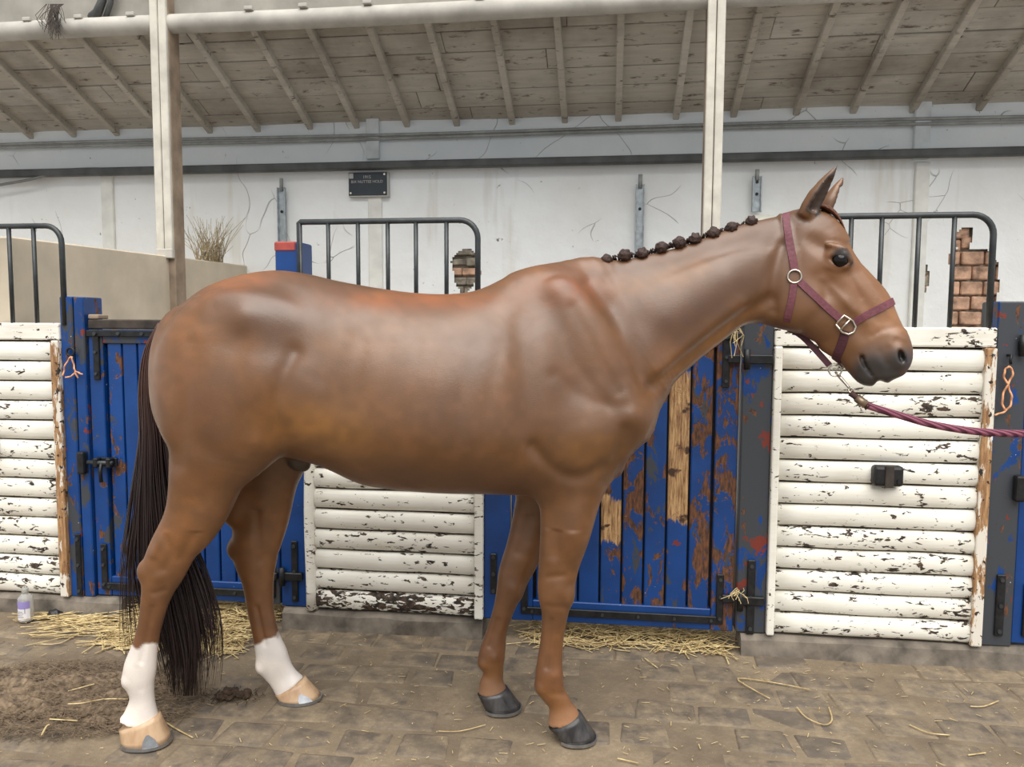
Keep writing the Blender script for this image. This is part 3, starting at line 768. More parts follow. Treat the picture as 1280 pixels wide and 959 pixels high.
def ellipsoid(c, ax, ang=0.0, k=.04, mode='add', mirror=True, tilt=0.0):
    """c horse frame; ax half axes (along, lateral, across); ang rotates in the side plane"""
    c = np.array(c, float)
    for sgn in ((1, -1) if mirror else (1,)):
        cc = c.copy(); cc[1] *= sgn; R = max(ax)+.1
        sl = sub_box(cc-R, cc+R)
        x = AX[0][sl[0]][:, None, None]-cc[0]; y = AX[1][sl[1]][None, :, None]-cc[1]; z = AX[2][sl[2]][None, None, :]-cc[2]
        ca, sa = math.cos(ang), math.sin(ang); a = x*ca+z*sa; b = -x*sa+z*ca
        b2 = b + y*tilt*sgn
        put(ell_d(a, y, b2, ax), sl, k, mode)
def dent(*a, **k): ellipsoid(*a, mode='sub', **k)
# head volume helpers work in the head frame
def head_grid(lo, hi):
    cs = [head_to_h((x, y, 0)) for x in (lo[0], hi[0]) for y in (lo[1], hi[1])]
    cs = np.array(cs); sl = sub_box((cs[:, 0].min(), cs[:, 1].min(), lo[2]), (cs[:, 0].max(), cs[:, 1].max(), hi[2]))
    x = AX[0][sl[0]][:, None]-POLL[0]; y = AX[1][sl[1]][None, :]-POLL[1]
    return sl, x*HDX[0]+y*HDX[1], x*HDY[0]+y*HDY[1], AX[2][sl[2]]
def head_sweep(pairs, k, cap, pw=2.2, off=0.0, fn=hd, mode='add'):
    N = nodes_from(pairs, off, fn); r = N[:, 2].max()+.08
    sl, xh, yh, z = head_grid((N[:, 0].min()-r, -.25, N[:, 1].min()-r), (N[:, 0].max()+r, .25, N[:, 1].max()+r))
    X2 = np.repeat(xh.reshape(-1)[:, None], len(z), 1); Z2 = np.repeat(z[None, :], X2.shape[0], 0); Yv = yh.reshape(-1)[:, None]
    U, S, A, B, YC, E = sweep_field(X2, Z2, Yv, N, cap[0], cap[1], pw)
    Bu = B*(1-E*np.clip(U/A, -1, 1))
    rho = (np.abs(U/A)**pw+np.abs((Yv-YC)/Bu)**pw+np.abs(S)**pw)**(1/pw)
    put(((rho-1)*np.minimum(A, B)*.95).reshape(xh.shape+(len(z),)).astype(np.float32), sl, k, mode)
def head_ell(c, ax, ang=0.0, k=.015, mode='add', mirror=True, yaw=0.0):
    for sgn in ((1, -1) if mirror else (1,)):
        cc = np.array(c, float); cc[1] *= sgn; R = max(ax)+.06
        sl, xh, yh, z = head_grid(cc-R, cc+R)
        x = (xh-cc[0])[:, :, None]; y = (yh-cc[1])[:, :, None]; zz = (z-cc[2])[None, None, :]
        if yaw: cy, sy = math.cos(yaw*sgn), math.sin(yaw*sgn); x, y = x*cy+y*sy, -x*sy+y*cy
        ca, sa = math.cos(ang), math.sin(ang); a = x*ca+zz*sa; b = -x*sa+zz*ca
        put(ell_d(a, y, b, ax), sl, k, mode)

NH, FH, NF, FF = -.148, .172, -.11, .10          # lateral offsets of the four legs
# trunk: upper and lower outlines, half width and fullness along the barrel
def trunk(topl, botl, width, cap, k=.03, pw=2.15):
    T = np.array([hp(x, y, 0.0) for x, y in catmull(topl, 6)]); Bt = np.array([hp(x, y, 0.0) for x, y in catmull(botl, 6)])
    W = catmull([(hp(x, 480, 0.0)[0], w, e) for x, w, e in width], 6)
    x0, x1 = W[0, 0], W[-1, 0]; sl = sub_box((x0-.3, -.45, .5), (x1+.3, .45, 2.0))
    x = AX[0][sl[0]]; xc = np.clip(x, x0, x1); ov = np.where(x < x0, (x0-x)/cap[0], np.where(x > x1, (x-x1)/cap[1], 0))
    zt, zb_ = np.interp(xc, T[:, 0], T[:, 2]), np.interp(xc, Bt[:, 0], Bt[:, 2]); hw, eg = np.interp(xc, W[:, 0], W[:, 1]), np.interp(xc, W[:, 0], W[:, 2])
    ker = np.hanning(23); ker /= ker.sum(); sm = lambda q: np.convolve(np.pad(q, 11, 'edge'), ker, 'valid')
    zt, zb_, hw, eg = sm(zt), sm(zb_), sm(hw), sm(eg)
    a = ((zt-zb_)/2)[:, None, None]; c = ((zt+zb_)/2)[:, None, None]; z = AX[2][sl[2]][None, None, :]; y = AX[1][sl[1]][None, :, None]
    u = (z-c)/a; b = hw[:, None, None]*(1-eg[:, None, None]*np.clip(u, -1, 1))
    rho = (np.abs(u)**pw+np.abs(y/b)**pw+ov[:, None, None]**pw)**(1/pw)
    put(((rho-1)*np.minimum(a, b)*.95).astype(np.float32), sl, k)
trunk([(222, 392), (243, 370), (268, 355), (298, 345), (327, 339.5), (348, 338), (369, 340), (390, 343.5), (420, 351), (453, 357), (487, 362.5), (520, 366.5), (553, 368), (575, 367), (594, 364), (614, 356), (634, 346.5), (654, 340), (674, 336.5), (704, 336.5), (735, 338), (760, 360), (785, 420)],
      [(222, 540), (268, 572), (320, 574), (350, 568), (372, 571), (395, 577), (420, 586), (453, 602), (487, 608.5), (520, 611.5), (553, 613.5), (604, 614.5), (640, 616), (680, 615), (720, 610), (755, 603), (785, 585)],
      [(232, .165, .1), (270, .245, .14), (320, .272, .18), (370, .268, .16), (430, .28, .12), (490, .295, .10), (553, .30, .13), (610, .285, .2), (660, .245, .30), (705, .205, .36), (750, .165, .25), (772, .135, .1)], (.105, .05))
# neck
sweep([(690, 350, 775, 560, .15, .4), (752, 328, 814, 502, .125, .42), (803, 318, 850, 465, .100, .4), (850, 307, 882, 437, .088, .36), (892, 294, 914, 412, .080, .3), (935, 279, 950, 396, .074, .2), (975, 270, 985, 392, .066, .1)],
      0.0, .07, (.05, .02), 2.1, flip=-1.0 if False else 1.0)
# hind legs
sweep([(226, 415, 320, 440, .09), (203, 482, 338, 530, .115), (209, 545, 330, 572, .112), (211, 590, 303, 602, .088), (209, 625, 283, 630, .068), (203, 655, 264, 655, .056), (186, 688, 243, 692, .05), (177, 715, 229, 719, .044),
       (177, 744, 213, 748, .037), (173, 780, 202, 782, .031), (166, 808, 197, 806, .031), (156, 834, 195, 832, .036), (155, 850, 193, 849, .037), (163, 873, 192, 869, .032), (157, 897, 196, 887, .040), (152, 911, 198, 894, .046)],
      [-.13, -.14, -.145, -.15]+[NH]*12, .05, (.06, .004), 2.1)
sweep([(262, 430, 345, 450, .09), (262, 500, 378, 540, .11), (285, 560, 388, 570, .10), (302, 606, 371, 601, .072), (299, 645, 361, 648, .058), (289, 682, 350, 680, .052), (293, 702, 346, 703, .045),
       (303, 728, 342, 730, .038), (309, 760, 342, 760, .031), (316, 795, 348, 790, .031), (320, 820, 358, 812, .036), (322, 832, 363, 828, .037), (336, 852, 370, 840, .032), (345, 868, 380, 849, .044)],
      [.12, .13, .145, .155]+[FH]*10, .05, (.06, .004), 2.1)
# forelegs
sweep([(664, 530, 770, 545, .085), (668, 575, 766, 585, .085), (673, 618, 754, 606, .072), (675, 653, 742, 650, .058), (674, 694, 728, 690, .05), (672, 730, 719, 727, .045), (673, 748, 716, 748, .044), (677, 768, 710, 768, .034),
       (676, 795, 705, 795, .028), (672, 825, 703, 822, .030), (669, 845, 704, 843, .036), (671, 862, 705, 857, .036), (685, 882, 712, 874, .031), (687, 899, 720, 884, .038), (687, 911, 725, 892, .045)],
      [-.10, -.11]+[NF]*13, .05, (.05, .004), 2.1)
sweep([(640, 560, 725, 575, .08), (646, 600, 718, 610, .075), (641, 645, 700, 648, .058), (633, 682, 682, 685, .05), (623, 716, 664, 718, .045), (620, 742, 652, 742, .043), (616, 764, 642, 764, .034), (609, 790, 634, 786, .028), (602, 811, 632, 806, .032), (598, 825, 631, 822, .036), (604, 843, 629, 839, .031), (600, 857, 630, 850, .038), (598, 869, 633, 861, .045)],
      [.08, .085]+[FF]*11, .05, (.05, .004), 2.1)
def M2(px, py, off): q = hp(px, py, -off); return (q[0], off, q[2])
# muscles (given on the near side, mirrored)
ellipsoid(M2(730, 535, .13), (.17, .075, .155), .5, .05)             # triceps and shoulder mass
ellipsoid(M2(742, 440, .11), (.27, .055, .10), -1.05, .06)           # shoulder blade
ellipsoid(M2(778, 520, .085), (.10, .085, .13), 0, .06)              # point of the shoulder
ellipsoid(M2(690, 372, .05), (.16, .05, .08), 0, .06)                # withers
ellipsoid(M2(267, 470, .15), (.16, .09, .25), .15, .07)              # buttock
ellipsoid(M2(300, 540, .165), (.125, .07, .14), .5, .06)             # thigh and stifle
ellipsoid(M2(318, 398, .185), (.16, .05, .08), -.25, .07)            # point of hip
ellipsoid(M2(262, 640, .155), (.05, .045, .13), -.45, .05)           # gaskin
ellipsoid(M2(716, 655, .125), (.045, .055, .13), -.1, .04)           # forearm
ellipsoid(M2(850, 385, .055), (.30, .035, .09), .50, .06)            # side of the neck
ellipsoid(M2(372, 577, .0), (.050, .036, .034), -.5, .025, mirror=False)   # sheath
# hock and knee bones
for (px, py, off, r) in ((182, 714, NH, .026), (293, 686, FH, .026)):
    ellipsoid(tuple(hp(px, py, off)), (r, .026, .034), 0, .02, mirror=False)
for (px, py, off) in ((709, 742, NF), (646, 736, FF)):
    ellipsoid(tuple(hp(px, py, off)), (.022, .04, .04), 0, .02, mirror=False)
for (px, py, off) in ((161, 850, NH), (327, 833, FH), (676, 858, NF), (604, 828, FF)):
    ellipsoid(tuple(hp(px, py, off)), (.018, .03, .022), 0, .018, mirror=False)
# head
head_sweep([(978, 280, 968, 350, .060, .05), (1008, 264, 968, 388, .076, .1), (1030, 287, 983, 411, .086, .2), (1052, 312, 1004, 420, .086, .25), (1072, 331, 1022, 430, .074, .25), (1092, 351, 1038, 440, .060, .2), (1107, 374, 1050, 449, .054, .15),
            (1121, 398, 1060, 455, .054, .1), (1132, 420, 1066, 463, .056, .05), (1136, 440, 1072, 470, .052, .0), (1130, 458, 1082, 478, .044, 0)], .05, (.03, .018), 2.25)
def H2(px, py, off): return hd(px, py, off)
HEADANG = math.atan2(-(446-300), (1115-1005)*1.0)      # axis of the face in the side plane
def he(px, py, off, ax, ang=0.0, k=.015, mode='add', mirror=True, yaw=0.0):
    c = hd(px, py, -off); head_ell((c[0], -off, c[2]), ax, ang, k, mode, mirror, yaw)
head_sweep([(980, 268, 984, 335, .050), (1003, 260, 1000, 340, .062), (1012, 266, 1006, 350, .068), (1024, 289, 1011, 372, .074), (1037, 314, 1022, 385, .066)], .03, (.02, .03), 2.2)   # cranium
head_sweep([(1040, 418, 1034, 441, .030), (1060, 428, 1056, 454, .032), (1076, 440, 1066, 468, .036), (1090, 455, 1077, 481, .036), (1097, 464, 1091, 484, .030)], .018, (.03, .008), 2.2)         # lower jaw and chin
head_sweep([(1130, 412, 1090, 425, .048), (1137, 432, 1088, 446, .052), (1134, 450, 1090, 460, .050), (1124, 464, 1096, 468, .042), (1112, 476, 1101, 476, .034)], .018, (.02, .006), 2.2)         # upper lip
he(992, 372, .050, (.075, .036, .105), .25, .025)                  # cheek
he(1062, 378, .046, (.085, .013, .011), -.85, .025)                # facial crest
he(1086, 368, .020, (.11, .025, .022), -.95, .025)                 # nasal bone
he(1121, 444, .040, (.028, .024, .042), .25, .018)                 # nostril wing
he(1038, 356, .096, (.045, .022, .020), -.8, .045, 'sub')          # hollow in front of the cheek
he(1026, 303, .094, (.022, .014, .014), -.6, .04, 'sub')           # hollow above the eye
he(1050, 323, .070, (.046, .022, .032), -.35, .022)                # lids and brow
he(1046, 308, .078, (.038, .014, .010), -.25, .014)                # upper lid fold
he(1050, 325.5, .098, (.036, .030, .0140), -.24, .006, 'sub')      # eye opening
he(1127, 446, .060, (.0105, .024, .024), .28, .006, 'sub')         # nostril
for (px, py) in catmull([(1077, 446), (1079, 453), (1083, 460), (1088, 467), (1093, 473), (1097, 478), (1101, 482)], 4):
    he(px, py, .054, (.0075, .019, .0075), 0, .003, 'sub')         # mouth line
# ears: hollow leaves
def ear(base, tip, yb, yt, w, face):
    b = hd(base[0], base[1], yb); t = hd(tip[0], tip[1], yt); b[1] = yb; t[1] = yt
    L = np.linalg.norm(t-b); d = (t-b)/L
    nrm = np.array([face[0], face[1], 0.0]); nrm -= d*(nrm @ d); nrm /= np.linalg.norm(nrm); side = np.cross(nrm, d)
    c = (b+t)/2; sl, xh, yh, z = head_grid(c-L*.5-.08, c+L*.5+.08)
    x = (xh-b[0])[:, :, None]; y = (yh-b[1])[:, :, None]; zz = (z-b[2])[None, None, :]
    s = (x*d[0]+y*d[1]+zz*d[2])/L; u = x*side[0]+y*side[1]+zz*side[2]; v = x*nrm[0]+y*nrm[1]+zz*nrm[2]
    tt = np.clip(s, 0, 1); prof = w*(np.interp(tt, [0, .15, .4, .7, .9, 1.0], [.80, .98, 1.0, .68, .34, .12])); ov = (s-tt)*L
    v = v+prof*.15-w*.35*tt*tt*0
    out = np.sqrt((u/prof)**2+(v/(prof*.8+.002))**2+(ov/.010)**2)
    f = (out-1)*prof*.8
    pin = prof*.58; inn = (np.sqrt((u/pin)**2+((v-prof*.66)/pin)**2)-1)*pin; inn = inn+np.maximum(0, .14-s)*.4+np.maximum(0, s-.78)*.3
    f = smax(f, -inn, .008); put(f.astype(np.float32), sl, .014)
    EARS.append((b, d, L, nrm, w))
EARS = []
ear((1007, 270), (1046, 208), -.046, -.066, .034, (.80, -.60))
ear((1030, 274), (1054, 222), .050, .060, .033, (.9, .1))

def surface_nets(F):
    S = F < 0
    nx, ny, nz = F.shape; cnt = np.zeros((nx-1, ny-1, nz-1), np.int8)
    for i in (0, 1):
        for j in (0, 1):
            for k in (0, 1): cnt += S[i:nx-1+i, j:ny-1+j, k:nz-1+k]
    act = (cnt > 0) & (cnt < 8); ids = np.full(act.shape, -1, np.int64); I = np.argwhere(act); ids[act] = np.arange(len(I))
    acc = np.zeros((len(I), 3)); num = np.zeros(len(I))
    cor = [(i, j, k) for i in (0, 1) for j in (0, 1) for k in (0, 1)]
    val = {c: F[I[:, 0]+c[0], I[:, 1]+c[1], I[:, 2]+c[2]].astype(np.float64) for c in cor}
    for a in cor:
        for ax in range(3):
            if a[ax]: continue
            b = list(a); b[ax] = 1; b = tuple(b); fa, fb = val[a], val[b]; cr = (fa < 0) != (fb < 0)
            t = np.where(cr, fa/np.where(cr, fa-fb, 1), 0); p = np.array(a, float)[None, :].repeat(len(I), 0); p[:, ax] += t
            acc += p*cr[:, None]; num += cr
    V = I+acc/num[:, None]; Q = []
    for ax in range(3):
        s0 = [slice(None)]*3; s1 = [slice(None)]*3; s0[ax] = slice(0, -1); s1[ax] = slice(1, None)
        A_, B_ = S[tuple(s0)], S[tuple(s1)]; E_ = np.argwhere(A_ != B_); inside = A_[tuple(E_.T)]
        u, v = [(1, 2), (2, 0), (0, 1)][ax]
        ok = (E_[:, u] > 0) & (E_[:, v] > 0) & (E_[:, u] < F.shape[u]-1) & (E_[:, v] < F.shape[v]-1); E_ = E_[ok]; inside = inside[ok]
        def g(du, dv): w = E_.copy(); w[:, u] -= du; w[:, v] -= dv; return ids[w[:, 0], w[:, 1], w[:, 2]]
        q = np.stack([g(1, 1), g(0, 1), g(0, 0), g(1, 0)], 1); q[~inside] = q[~inside][:, ::-1]; Q.append(q)
    return V, np.concatenate(Q)
HV, HQ = surface_nets(FLD); HV = LO+HV*VOX
# keep the largest connected piece, then relax
lab = np.arange(len(HV)); 
for _ in range(400):
    old = lab.copy(); mn = lab[HQ].min(1)
    for c in range(4): np.minimum.at(lab, HQ[:, c], mn)
    lab = lab[lab]
    if (old == lab).all(): break
big = np.bincount(lab).argmax(); keep = lab == big; remap = np.cumsum(keep)-1
HQ = remap[HQ[keep[HQ].all(1)]]; HV = HV[keep]
ed = np.concatenate([HQ[:, [0, 1]], HQ[:, [1, 2]], HQ[:, [2, 3]], HQ[:, [3, 0]]]); deg = np.bincount(ed.ravel(), minlength=len(HV))[:, None]
def relax(V, w):
    s = np.zeros_like(V)
    for c in range(3): s[:, c] = np.bincount(ed[:, 0], V[ed[:, 1], c], len(V))+np.bincount(ed[:, 1], V[ed[:, 0], c], len(V))
    return V+(s/deg-V)*w
for _ in range(3): HV = relax(HV, .5); HV = relax(HV, -.52)
# muscle relief: shallow ridges and grooves modelled into both flanks
def vnormals(V):
    n_ = np.cross(V[HQ[:, 2]]-V[HQ[:, 0]], V[HQ[:, 3]]-V[HQ[:, 1]]); out = np.zeros_like(V)
    for c in range(4):
        for k in range(3): out[:, k] += np.bincount(HQ[:, c], n_[:, k], len(V))
    return out/np.maximum(np.linalg.norm(out, axis=1, keepdims=True), 1e-9)
def to_px(V):
    W = HO[None, :]+V[:, :1]*HX+V[:, 1:2]*HY+np.array([[0, 0, 1.0]])*V[:, 2:3]-CP; z = W @ CF
    return np.stack([640+FPX*(W @ CR)/z, 479.5-FPX*(W @ CU)/z], 1)
VN = vnormals(HV); Vm = HV.copy(); Vm[:, 1] = -np.abs(Vm[:, 1]); PXV = to_px(Vm); PXN = to_px(HV)
def seg_dist(P, pts):
    pts = np.array(pts, float)
    if len(pts) == 1: return np.hypot(*(P-pts[0]).T)
    pts = catmull(pts, 5); d = np.full(len(P), 1e9)
    for a, b in zip(pts[:-1], pts[1:]):
        e = b-a; t = np.clip(((P-a) @ e)/(e @ e), 0, 1); d = np.minimum(d, np.hypot(*(P-a-t[:, None]*e).T))
    return d
disp = np.zeros(len(HV))
def relief(pts, amp, sig, both=True, test=None):
    P = PXV if both else PXN; lo = np.min(pts, 0)-sig*3; hi = np.max(pts, 0)+sig*3
    m_ = ((P > lo) & (P < hi)).all(1) & (np.abs(VN[:, 1]) > .25)
    if test is not None: m_ &= test
    if not both: m_ &= VN[:, 1] < -.1
    ii = np.nonzero(m_)[0]; w = np.exp(-(seg_dist(P[ii], pts)/sig)**2)*amp
    disp[ii] += w*np.clip((np.abs(VN[ii, 1])-.2)/.4, 0, 1)
trunk_v = HV[:, 2] > .78; nearleg = HV[:, 1] < .02
for pts, amp, sig in (
    ([(700, 362), (728, 405), (762, 462), (795, 512)], .006, 15), ([(738, 352), (768, 396), (792, 445), (812, 488)], -.012, 12), ([(716, 385), (742, 432), (772, 490)], -.005, 9),
    ([(652, 400), (657, 470), (661, 525), (670, 563)], -.011, 17), ([(668, 560), (690, 586), (720, 597), (754, 584)], -.011, 9), ([(738, 543)], .014, 42), ([(793, 524)], .010, 17),
    ([(757, 603), (772, 568), (780, 538)], -.007, 9), ([(694, 470), (735, 500), (778, 508)], -.005, 10), ([(680, 420), (700, 470)], .006, 22),
    ([(378, 430)], -.012, 34), ([(352, 546), (343, 516), (350, 478), (366, 440)], -.010, 11), ([(240, 430), (230, 510), (222, 580)], -.006, 11), ([(300, 425), (288, 495), (300, 560)], -.004, 13),
    ([(322, 556)], .008, 18), ([(306, 392)], .009, 20), ([(270, 385), (330, 372)], -.004, 14), ([(330, 470)], .006, 28), ([(205, 470), (240, 545), (300, 588)], -.003, 12),
    ([(818, 482), (868, 441), (918, 402), (962, 374)], -.010, 9), ([(760, 346), (850, 328), (940, 298)], -.004, 10), ([(840, 400), (900, 355)], .006, 26), ([(770, 380), (830, 420)], -.004, 18), ([(826, 462), (876, 418), (925, 378)], .005, 9),
    ([(978, 306), (969, 340), (966, 388)], -.011, 8), ([(420, 540), (520, 560), (620, 555)], .004, 30), ([(400, 470), (430, 420)], -.004, 16), ([(460, 400), (560, 410)], .004, 30)):
    relief(pts, amp, sig, True, trunk_v)
for k in range(6): relief([(455+k*34, 430), (440+k*34, 500), (432+k*34, 560)], -.0018, 9, True, trunk_v)
for pts, amp, sig in (
    ([(274, 618), (250, 656), (226, 698)], -.006, 7), ([(216, 640), (192, 694)], .005, 5), ([(198, 650), (212, 690), (206, 712)], -.004, 5), ([(190, 760), (182, 800), (176, 828)], -.005, 3.2), ([(172, 836), (176, 862)], -.003, 4), ([(198, 722)], .005, 7), ([(206, 738), (192, 742)], -.004, 4),
    ([(704, 612), (697, 650), (694, 694)], -.006, 7), ([(722, 620), (716, 668)], .005, 9), ([(684, 640), (684, 700)], .003, 6), ([(700, 738)], .005, 9), ([(686, 722), (704, 720)], -.004, 4), ([(682, 758), (706, 760)], -.003, 4), ([(689, 776), (685, 810), (683, 835)], -.0055, 3.2), ([(694, 845)], .004, 7), ([(690, 868), (706, 868)], -.003, 4)):
    relief(pts, amp, sig, False, nearleg & ~trunk_v)
for pts, amp, sig in (([(320, 610), (322, 660), (326, 700)], -.004, 6), ([(321, 760), (331, 806)], -.0055, 3.2), ([(664, 640), (648, 690)], -.005, 6), ([(640, 735)], .004, 8), ([(622, 776), (612, 808)], -.0055, 3.2), ([(618, 822)], .004, 6)):
    relief(pts, amp, sig, False, ~nearleg & ~trunk_v)
headv = HV[:, 0] > hp(985, 330)[0]
for pts, amp, sig in (([(1028, 348), (1046, 366), (1066, 388)], .004, 5), ([(1005, 408), (1026, 388), (1034, 356)], -.004, 7), ([(1036, 372), (1060, 400), (1078, 420)], -.004, 8), ([(1075, 340), (1095, 372), (1110, 400)], -.003, 6), ([(1062, 345), (1076, 372)], -.002, 3), ([(1012, 300), (1030, 318)], -.004, 8),
    ([(1034, 319), (1045, 313), (1058, 316)], .003, 3), ([(1033, 333), (1046, 338), (1060, 335)], .0025, 3), ([(1030, 308), (1046, 302), (1060, 306)], -.003, 4), ([(1090, 420), (1104, 412)], -.002, 3), ([(1112, 430), (1118, 420), (1130, 424)], .003, 4), ([(1108, 455), (1100, 440)], -.002, 5)):
    relief(pts, amp, sig, False, headv)
HV = HV+VN*disp[:, None]
ez = HV[:, 2] > hd(1010, 262)[2]
ez &= HV[:, 0] > POLL[0]
for _ in range(6): HV = np.where(ez[:, None], relax(HV, .45), HV)
HV = relax(HV, .4); HV = relax(HV, -.4)

me = bpy.data.meshes.new('body'); me.vertices.add(len(HV)); me.vertices.foreach_set('co', HV.ravel().astype(np.float32))
me.loops.add(HQ.size); me.loops.foreach_set('vertex_index', HQ.ravel().astype(np.int32))
me.polygons.add(len(HQ)); me.polygons.foreach_set('loop_start', np.arange(0, HQ.size, 4, dtype=np.int32)); me.polygons.foreach_set('loop_total', np.full(len(HQ), 4, np.int32))
me.update(calc_edges=True); me.validate()

# coat colours: chestnut, dark muzzle and skin, white hind socks, paler pasterns, plus painted shading
def lin(*c): return np.array(srgb(*c)[:3])
col = np.tile(lin(109, 72, 38), (len(HV), 1))
def blend(w, c): global col; w = np.clip(w, 0, 1)[:, None]; col = col*(1-w)+np.asarray(c)*w
X_, Y_, Z_ = HV.T
jn = vnoise(X_*6+Y_*5, Z_*6, 6, 11)
xh_ = (X_-POLL[0])*HDX[0]+(Y_-POLL[1])*HDX[1]; yh_ = (X_-POLL[0])*HDY[0]+(Y_-POLL[1])*HDY[1]
def near(px, py, rad, soft, off=0.0, head=True):
    if head: c = hd(px, py, off); d = np.hypot(xh_-c[0], Z_-c[2])
    else: c = hp(px, py, off); d = np.hypot(X_-c[0], Z_-c[2])
    return 1-(d-rad)/soft
top = (Z_-1.25)/.4
blend((1.0-Z_)/.5*.35*(Z_ > .2), lin(98, 60, 34))                     # darker lower legs of the coat
blend((jn-.35)*.5, lin(136, 90, 54))
blend(near(1040, 350, .10, .16)*.55, lin(146, 98, 58)); blend(near(1100, 405, .05, .08)*.45, lin(150, 108, 74)); blend(near(1094, 458, .030, .06)*.95, lin(92, 78, 70))
blend(near(1124, 450, .028, .03)*.85, lin(58, 52, 52)); blend(near(1088, 466, .045, .03)*.9, lin(54, 50, 50)); blend(near(1110, 470, .03, .03)*.9, lin(50, 46, 46))
blend(near(1126, 447, .005, .017), lin(14, 11, 11))
for q in ((1077, 447), (1080, 454), (1084, 461), (1088, 467.5), (1092.5, 473), (1097, 478), (1101, 482)): blend(near(*q, .001, .010)*.85, lin(24, 21, 21))  # mouth groove's shade painted as a dark line
blend(near(1050, 323, .022, .016)*.9, lin(36, 25, 20)); blend(near(1062, 331, .004, .012)*.7, lin(34, 24, 20))
blend(near(374, 582, .028, .03, head=False)*(np.abs(Y_) < .075), lin(26, 22, 24))
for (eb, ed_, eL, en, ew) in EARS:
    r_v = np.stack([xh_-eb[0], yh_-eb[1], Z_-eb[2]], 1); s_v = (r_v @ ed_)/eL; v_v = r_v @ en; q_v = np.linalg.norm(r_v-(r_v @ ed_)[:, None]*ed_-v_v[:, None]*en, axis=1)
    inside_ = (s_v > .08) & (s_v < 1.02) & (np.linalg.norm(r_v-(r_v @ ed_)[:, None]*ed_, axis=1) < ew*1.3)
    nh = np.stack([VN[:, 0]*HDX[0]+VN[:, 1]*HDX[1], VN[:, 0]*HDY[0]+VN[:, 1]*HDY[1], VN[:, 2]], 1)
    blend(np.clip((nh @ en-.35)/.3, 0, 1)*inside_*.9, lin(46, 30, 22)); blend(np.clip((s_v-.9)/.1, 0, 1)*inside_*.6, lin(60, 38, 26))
leg = Z_ < .75
Vm2 = HV.copy(); Vm2[:, 1] = -np.abs(Vm2[:, 1]); P2 = to_px(Vm2)
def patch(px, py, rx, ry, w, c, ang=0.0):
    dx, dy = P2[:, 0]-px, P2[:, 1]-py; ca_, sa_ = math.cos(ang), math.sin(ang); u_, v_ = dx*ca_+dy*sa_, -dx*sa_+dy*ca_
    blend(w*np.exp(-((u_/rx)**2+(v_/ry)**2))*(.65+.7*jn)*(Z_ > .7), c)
DK, GD, RD, GR = lin(80, 52, 34), lin(150, 104, 52), lin(146, 84, 42), lin(116, 86, 62)  # the dark patches put shading and sheen into the coat colour
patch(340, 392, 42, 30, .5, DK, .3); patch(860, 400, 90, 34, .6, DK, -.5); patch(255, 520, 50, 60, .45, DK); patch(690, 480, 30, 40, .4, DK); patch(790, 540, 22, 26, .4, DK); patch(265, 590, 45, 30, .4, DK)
patch(400, 530, 60, 40, .7, GD); patch(735, 560, 40, 30, .5, GD); patch(420, 430, 40, 30, .4, GD); patch(820, 350, 80, 14, .5, GD, -.25); patch(900, 420, 60, 12, .45, GD, -.7)
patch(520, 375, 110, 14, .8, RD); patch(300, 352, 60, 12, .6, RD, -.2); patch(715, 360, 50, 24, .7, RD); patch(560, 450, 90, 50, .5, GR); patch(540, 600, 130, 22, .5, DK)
zs1 = hp(182, 801, NH)[2]; zs2 = hp(335, 797, FH)[2]
hind = X_ < hp(480, 800)[0]
zz_ = Z_+(jn-.5)*.03
blend((zs1-zz_)/.012*(hind & (Y_ < 0)), lin(232, 226, 220)); blend((zs2+(X_-hp(335, 797, FH)[0])*.5-zz_)/.012*(hind & (Y_ > 0) & leg), lin(226, 220, 214))
zc1 = hp(176, 903, NH)[2]
blend((.135-Z_)/.05*(~hind & leg)*.6, lin(150, 112, 84))
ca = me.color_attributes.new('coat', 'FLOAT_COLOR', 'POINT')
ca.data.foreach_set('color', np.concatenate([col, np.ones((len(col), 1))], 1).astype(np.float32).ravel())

def m_coat():
    t = NT('chestnut_coat'); o = t.obj(); a = t.n('ShaderNodeAttribute', attribute_name='coat').outputs['Color']
    n1 = t.noise(o, 2.6, 4, .55, .5); n2 = t.noise(o, 7.5, 3, .5, .3); n3 = t.noise(t.map(o, (1, 1, 1), (4, 7, 2)), 1.7, 3); hr = t.noise(t.map(o, (40, 200, 200)), 3, 2)
    c = t.mix(t.ramp(n1, .42, .62, 0, .9), a, t.mix(1.0, a, (1.42, 1.36, 1.26, 1), 'MULTIPLY'))
    c = t.mix(t.ramp(n3, .44, .62, 0, .85), c, t.mix(1.0, a, (.62, .60, .62, 1), 'MULTIPLY'))
    c = t.mix(t.ramp(n2, .45, .70, 0, .55), c, t.mix(1.0, a, (.74, .72, .74, 1), 'MULTIPLY'))
    c = t.mix(t.ramp(hr, .3, .7, 0, .3), c, t.mix(1.0, a, (.70, .68, .68, 1), 'MULTIPLY'))
    t.bump(t.math('ADD', t.math('MULTIPLY', hr, .15), t.math('ADD', t.math('MULTIPLY', n2, .5), n1)), .16, .016)
    t.done(c, t.ramp(n2, .35, .7, .34, .48), 0, .8)
    t.b.inputs['Sheen Weight'].default_value = .06; t.b.inputs['Sheen Roughness'].default_value = .4; t.b.inputs['Sheen Tint'].default_value = (1, .86, .78, 1)
    return t.m
MAT['coat'] = m_coat()
horse = empty('horse', HO, YAW); tag(horse, 'chestnut horse with plaited mane, white hind socks and a maroon halter, standing side on', 'horse')
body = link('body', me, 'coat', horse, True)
bvh = BVHTree.FromPolygons([Vector(v) for v in HV], HQ.tolist())
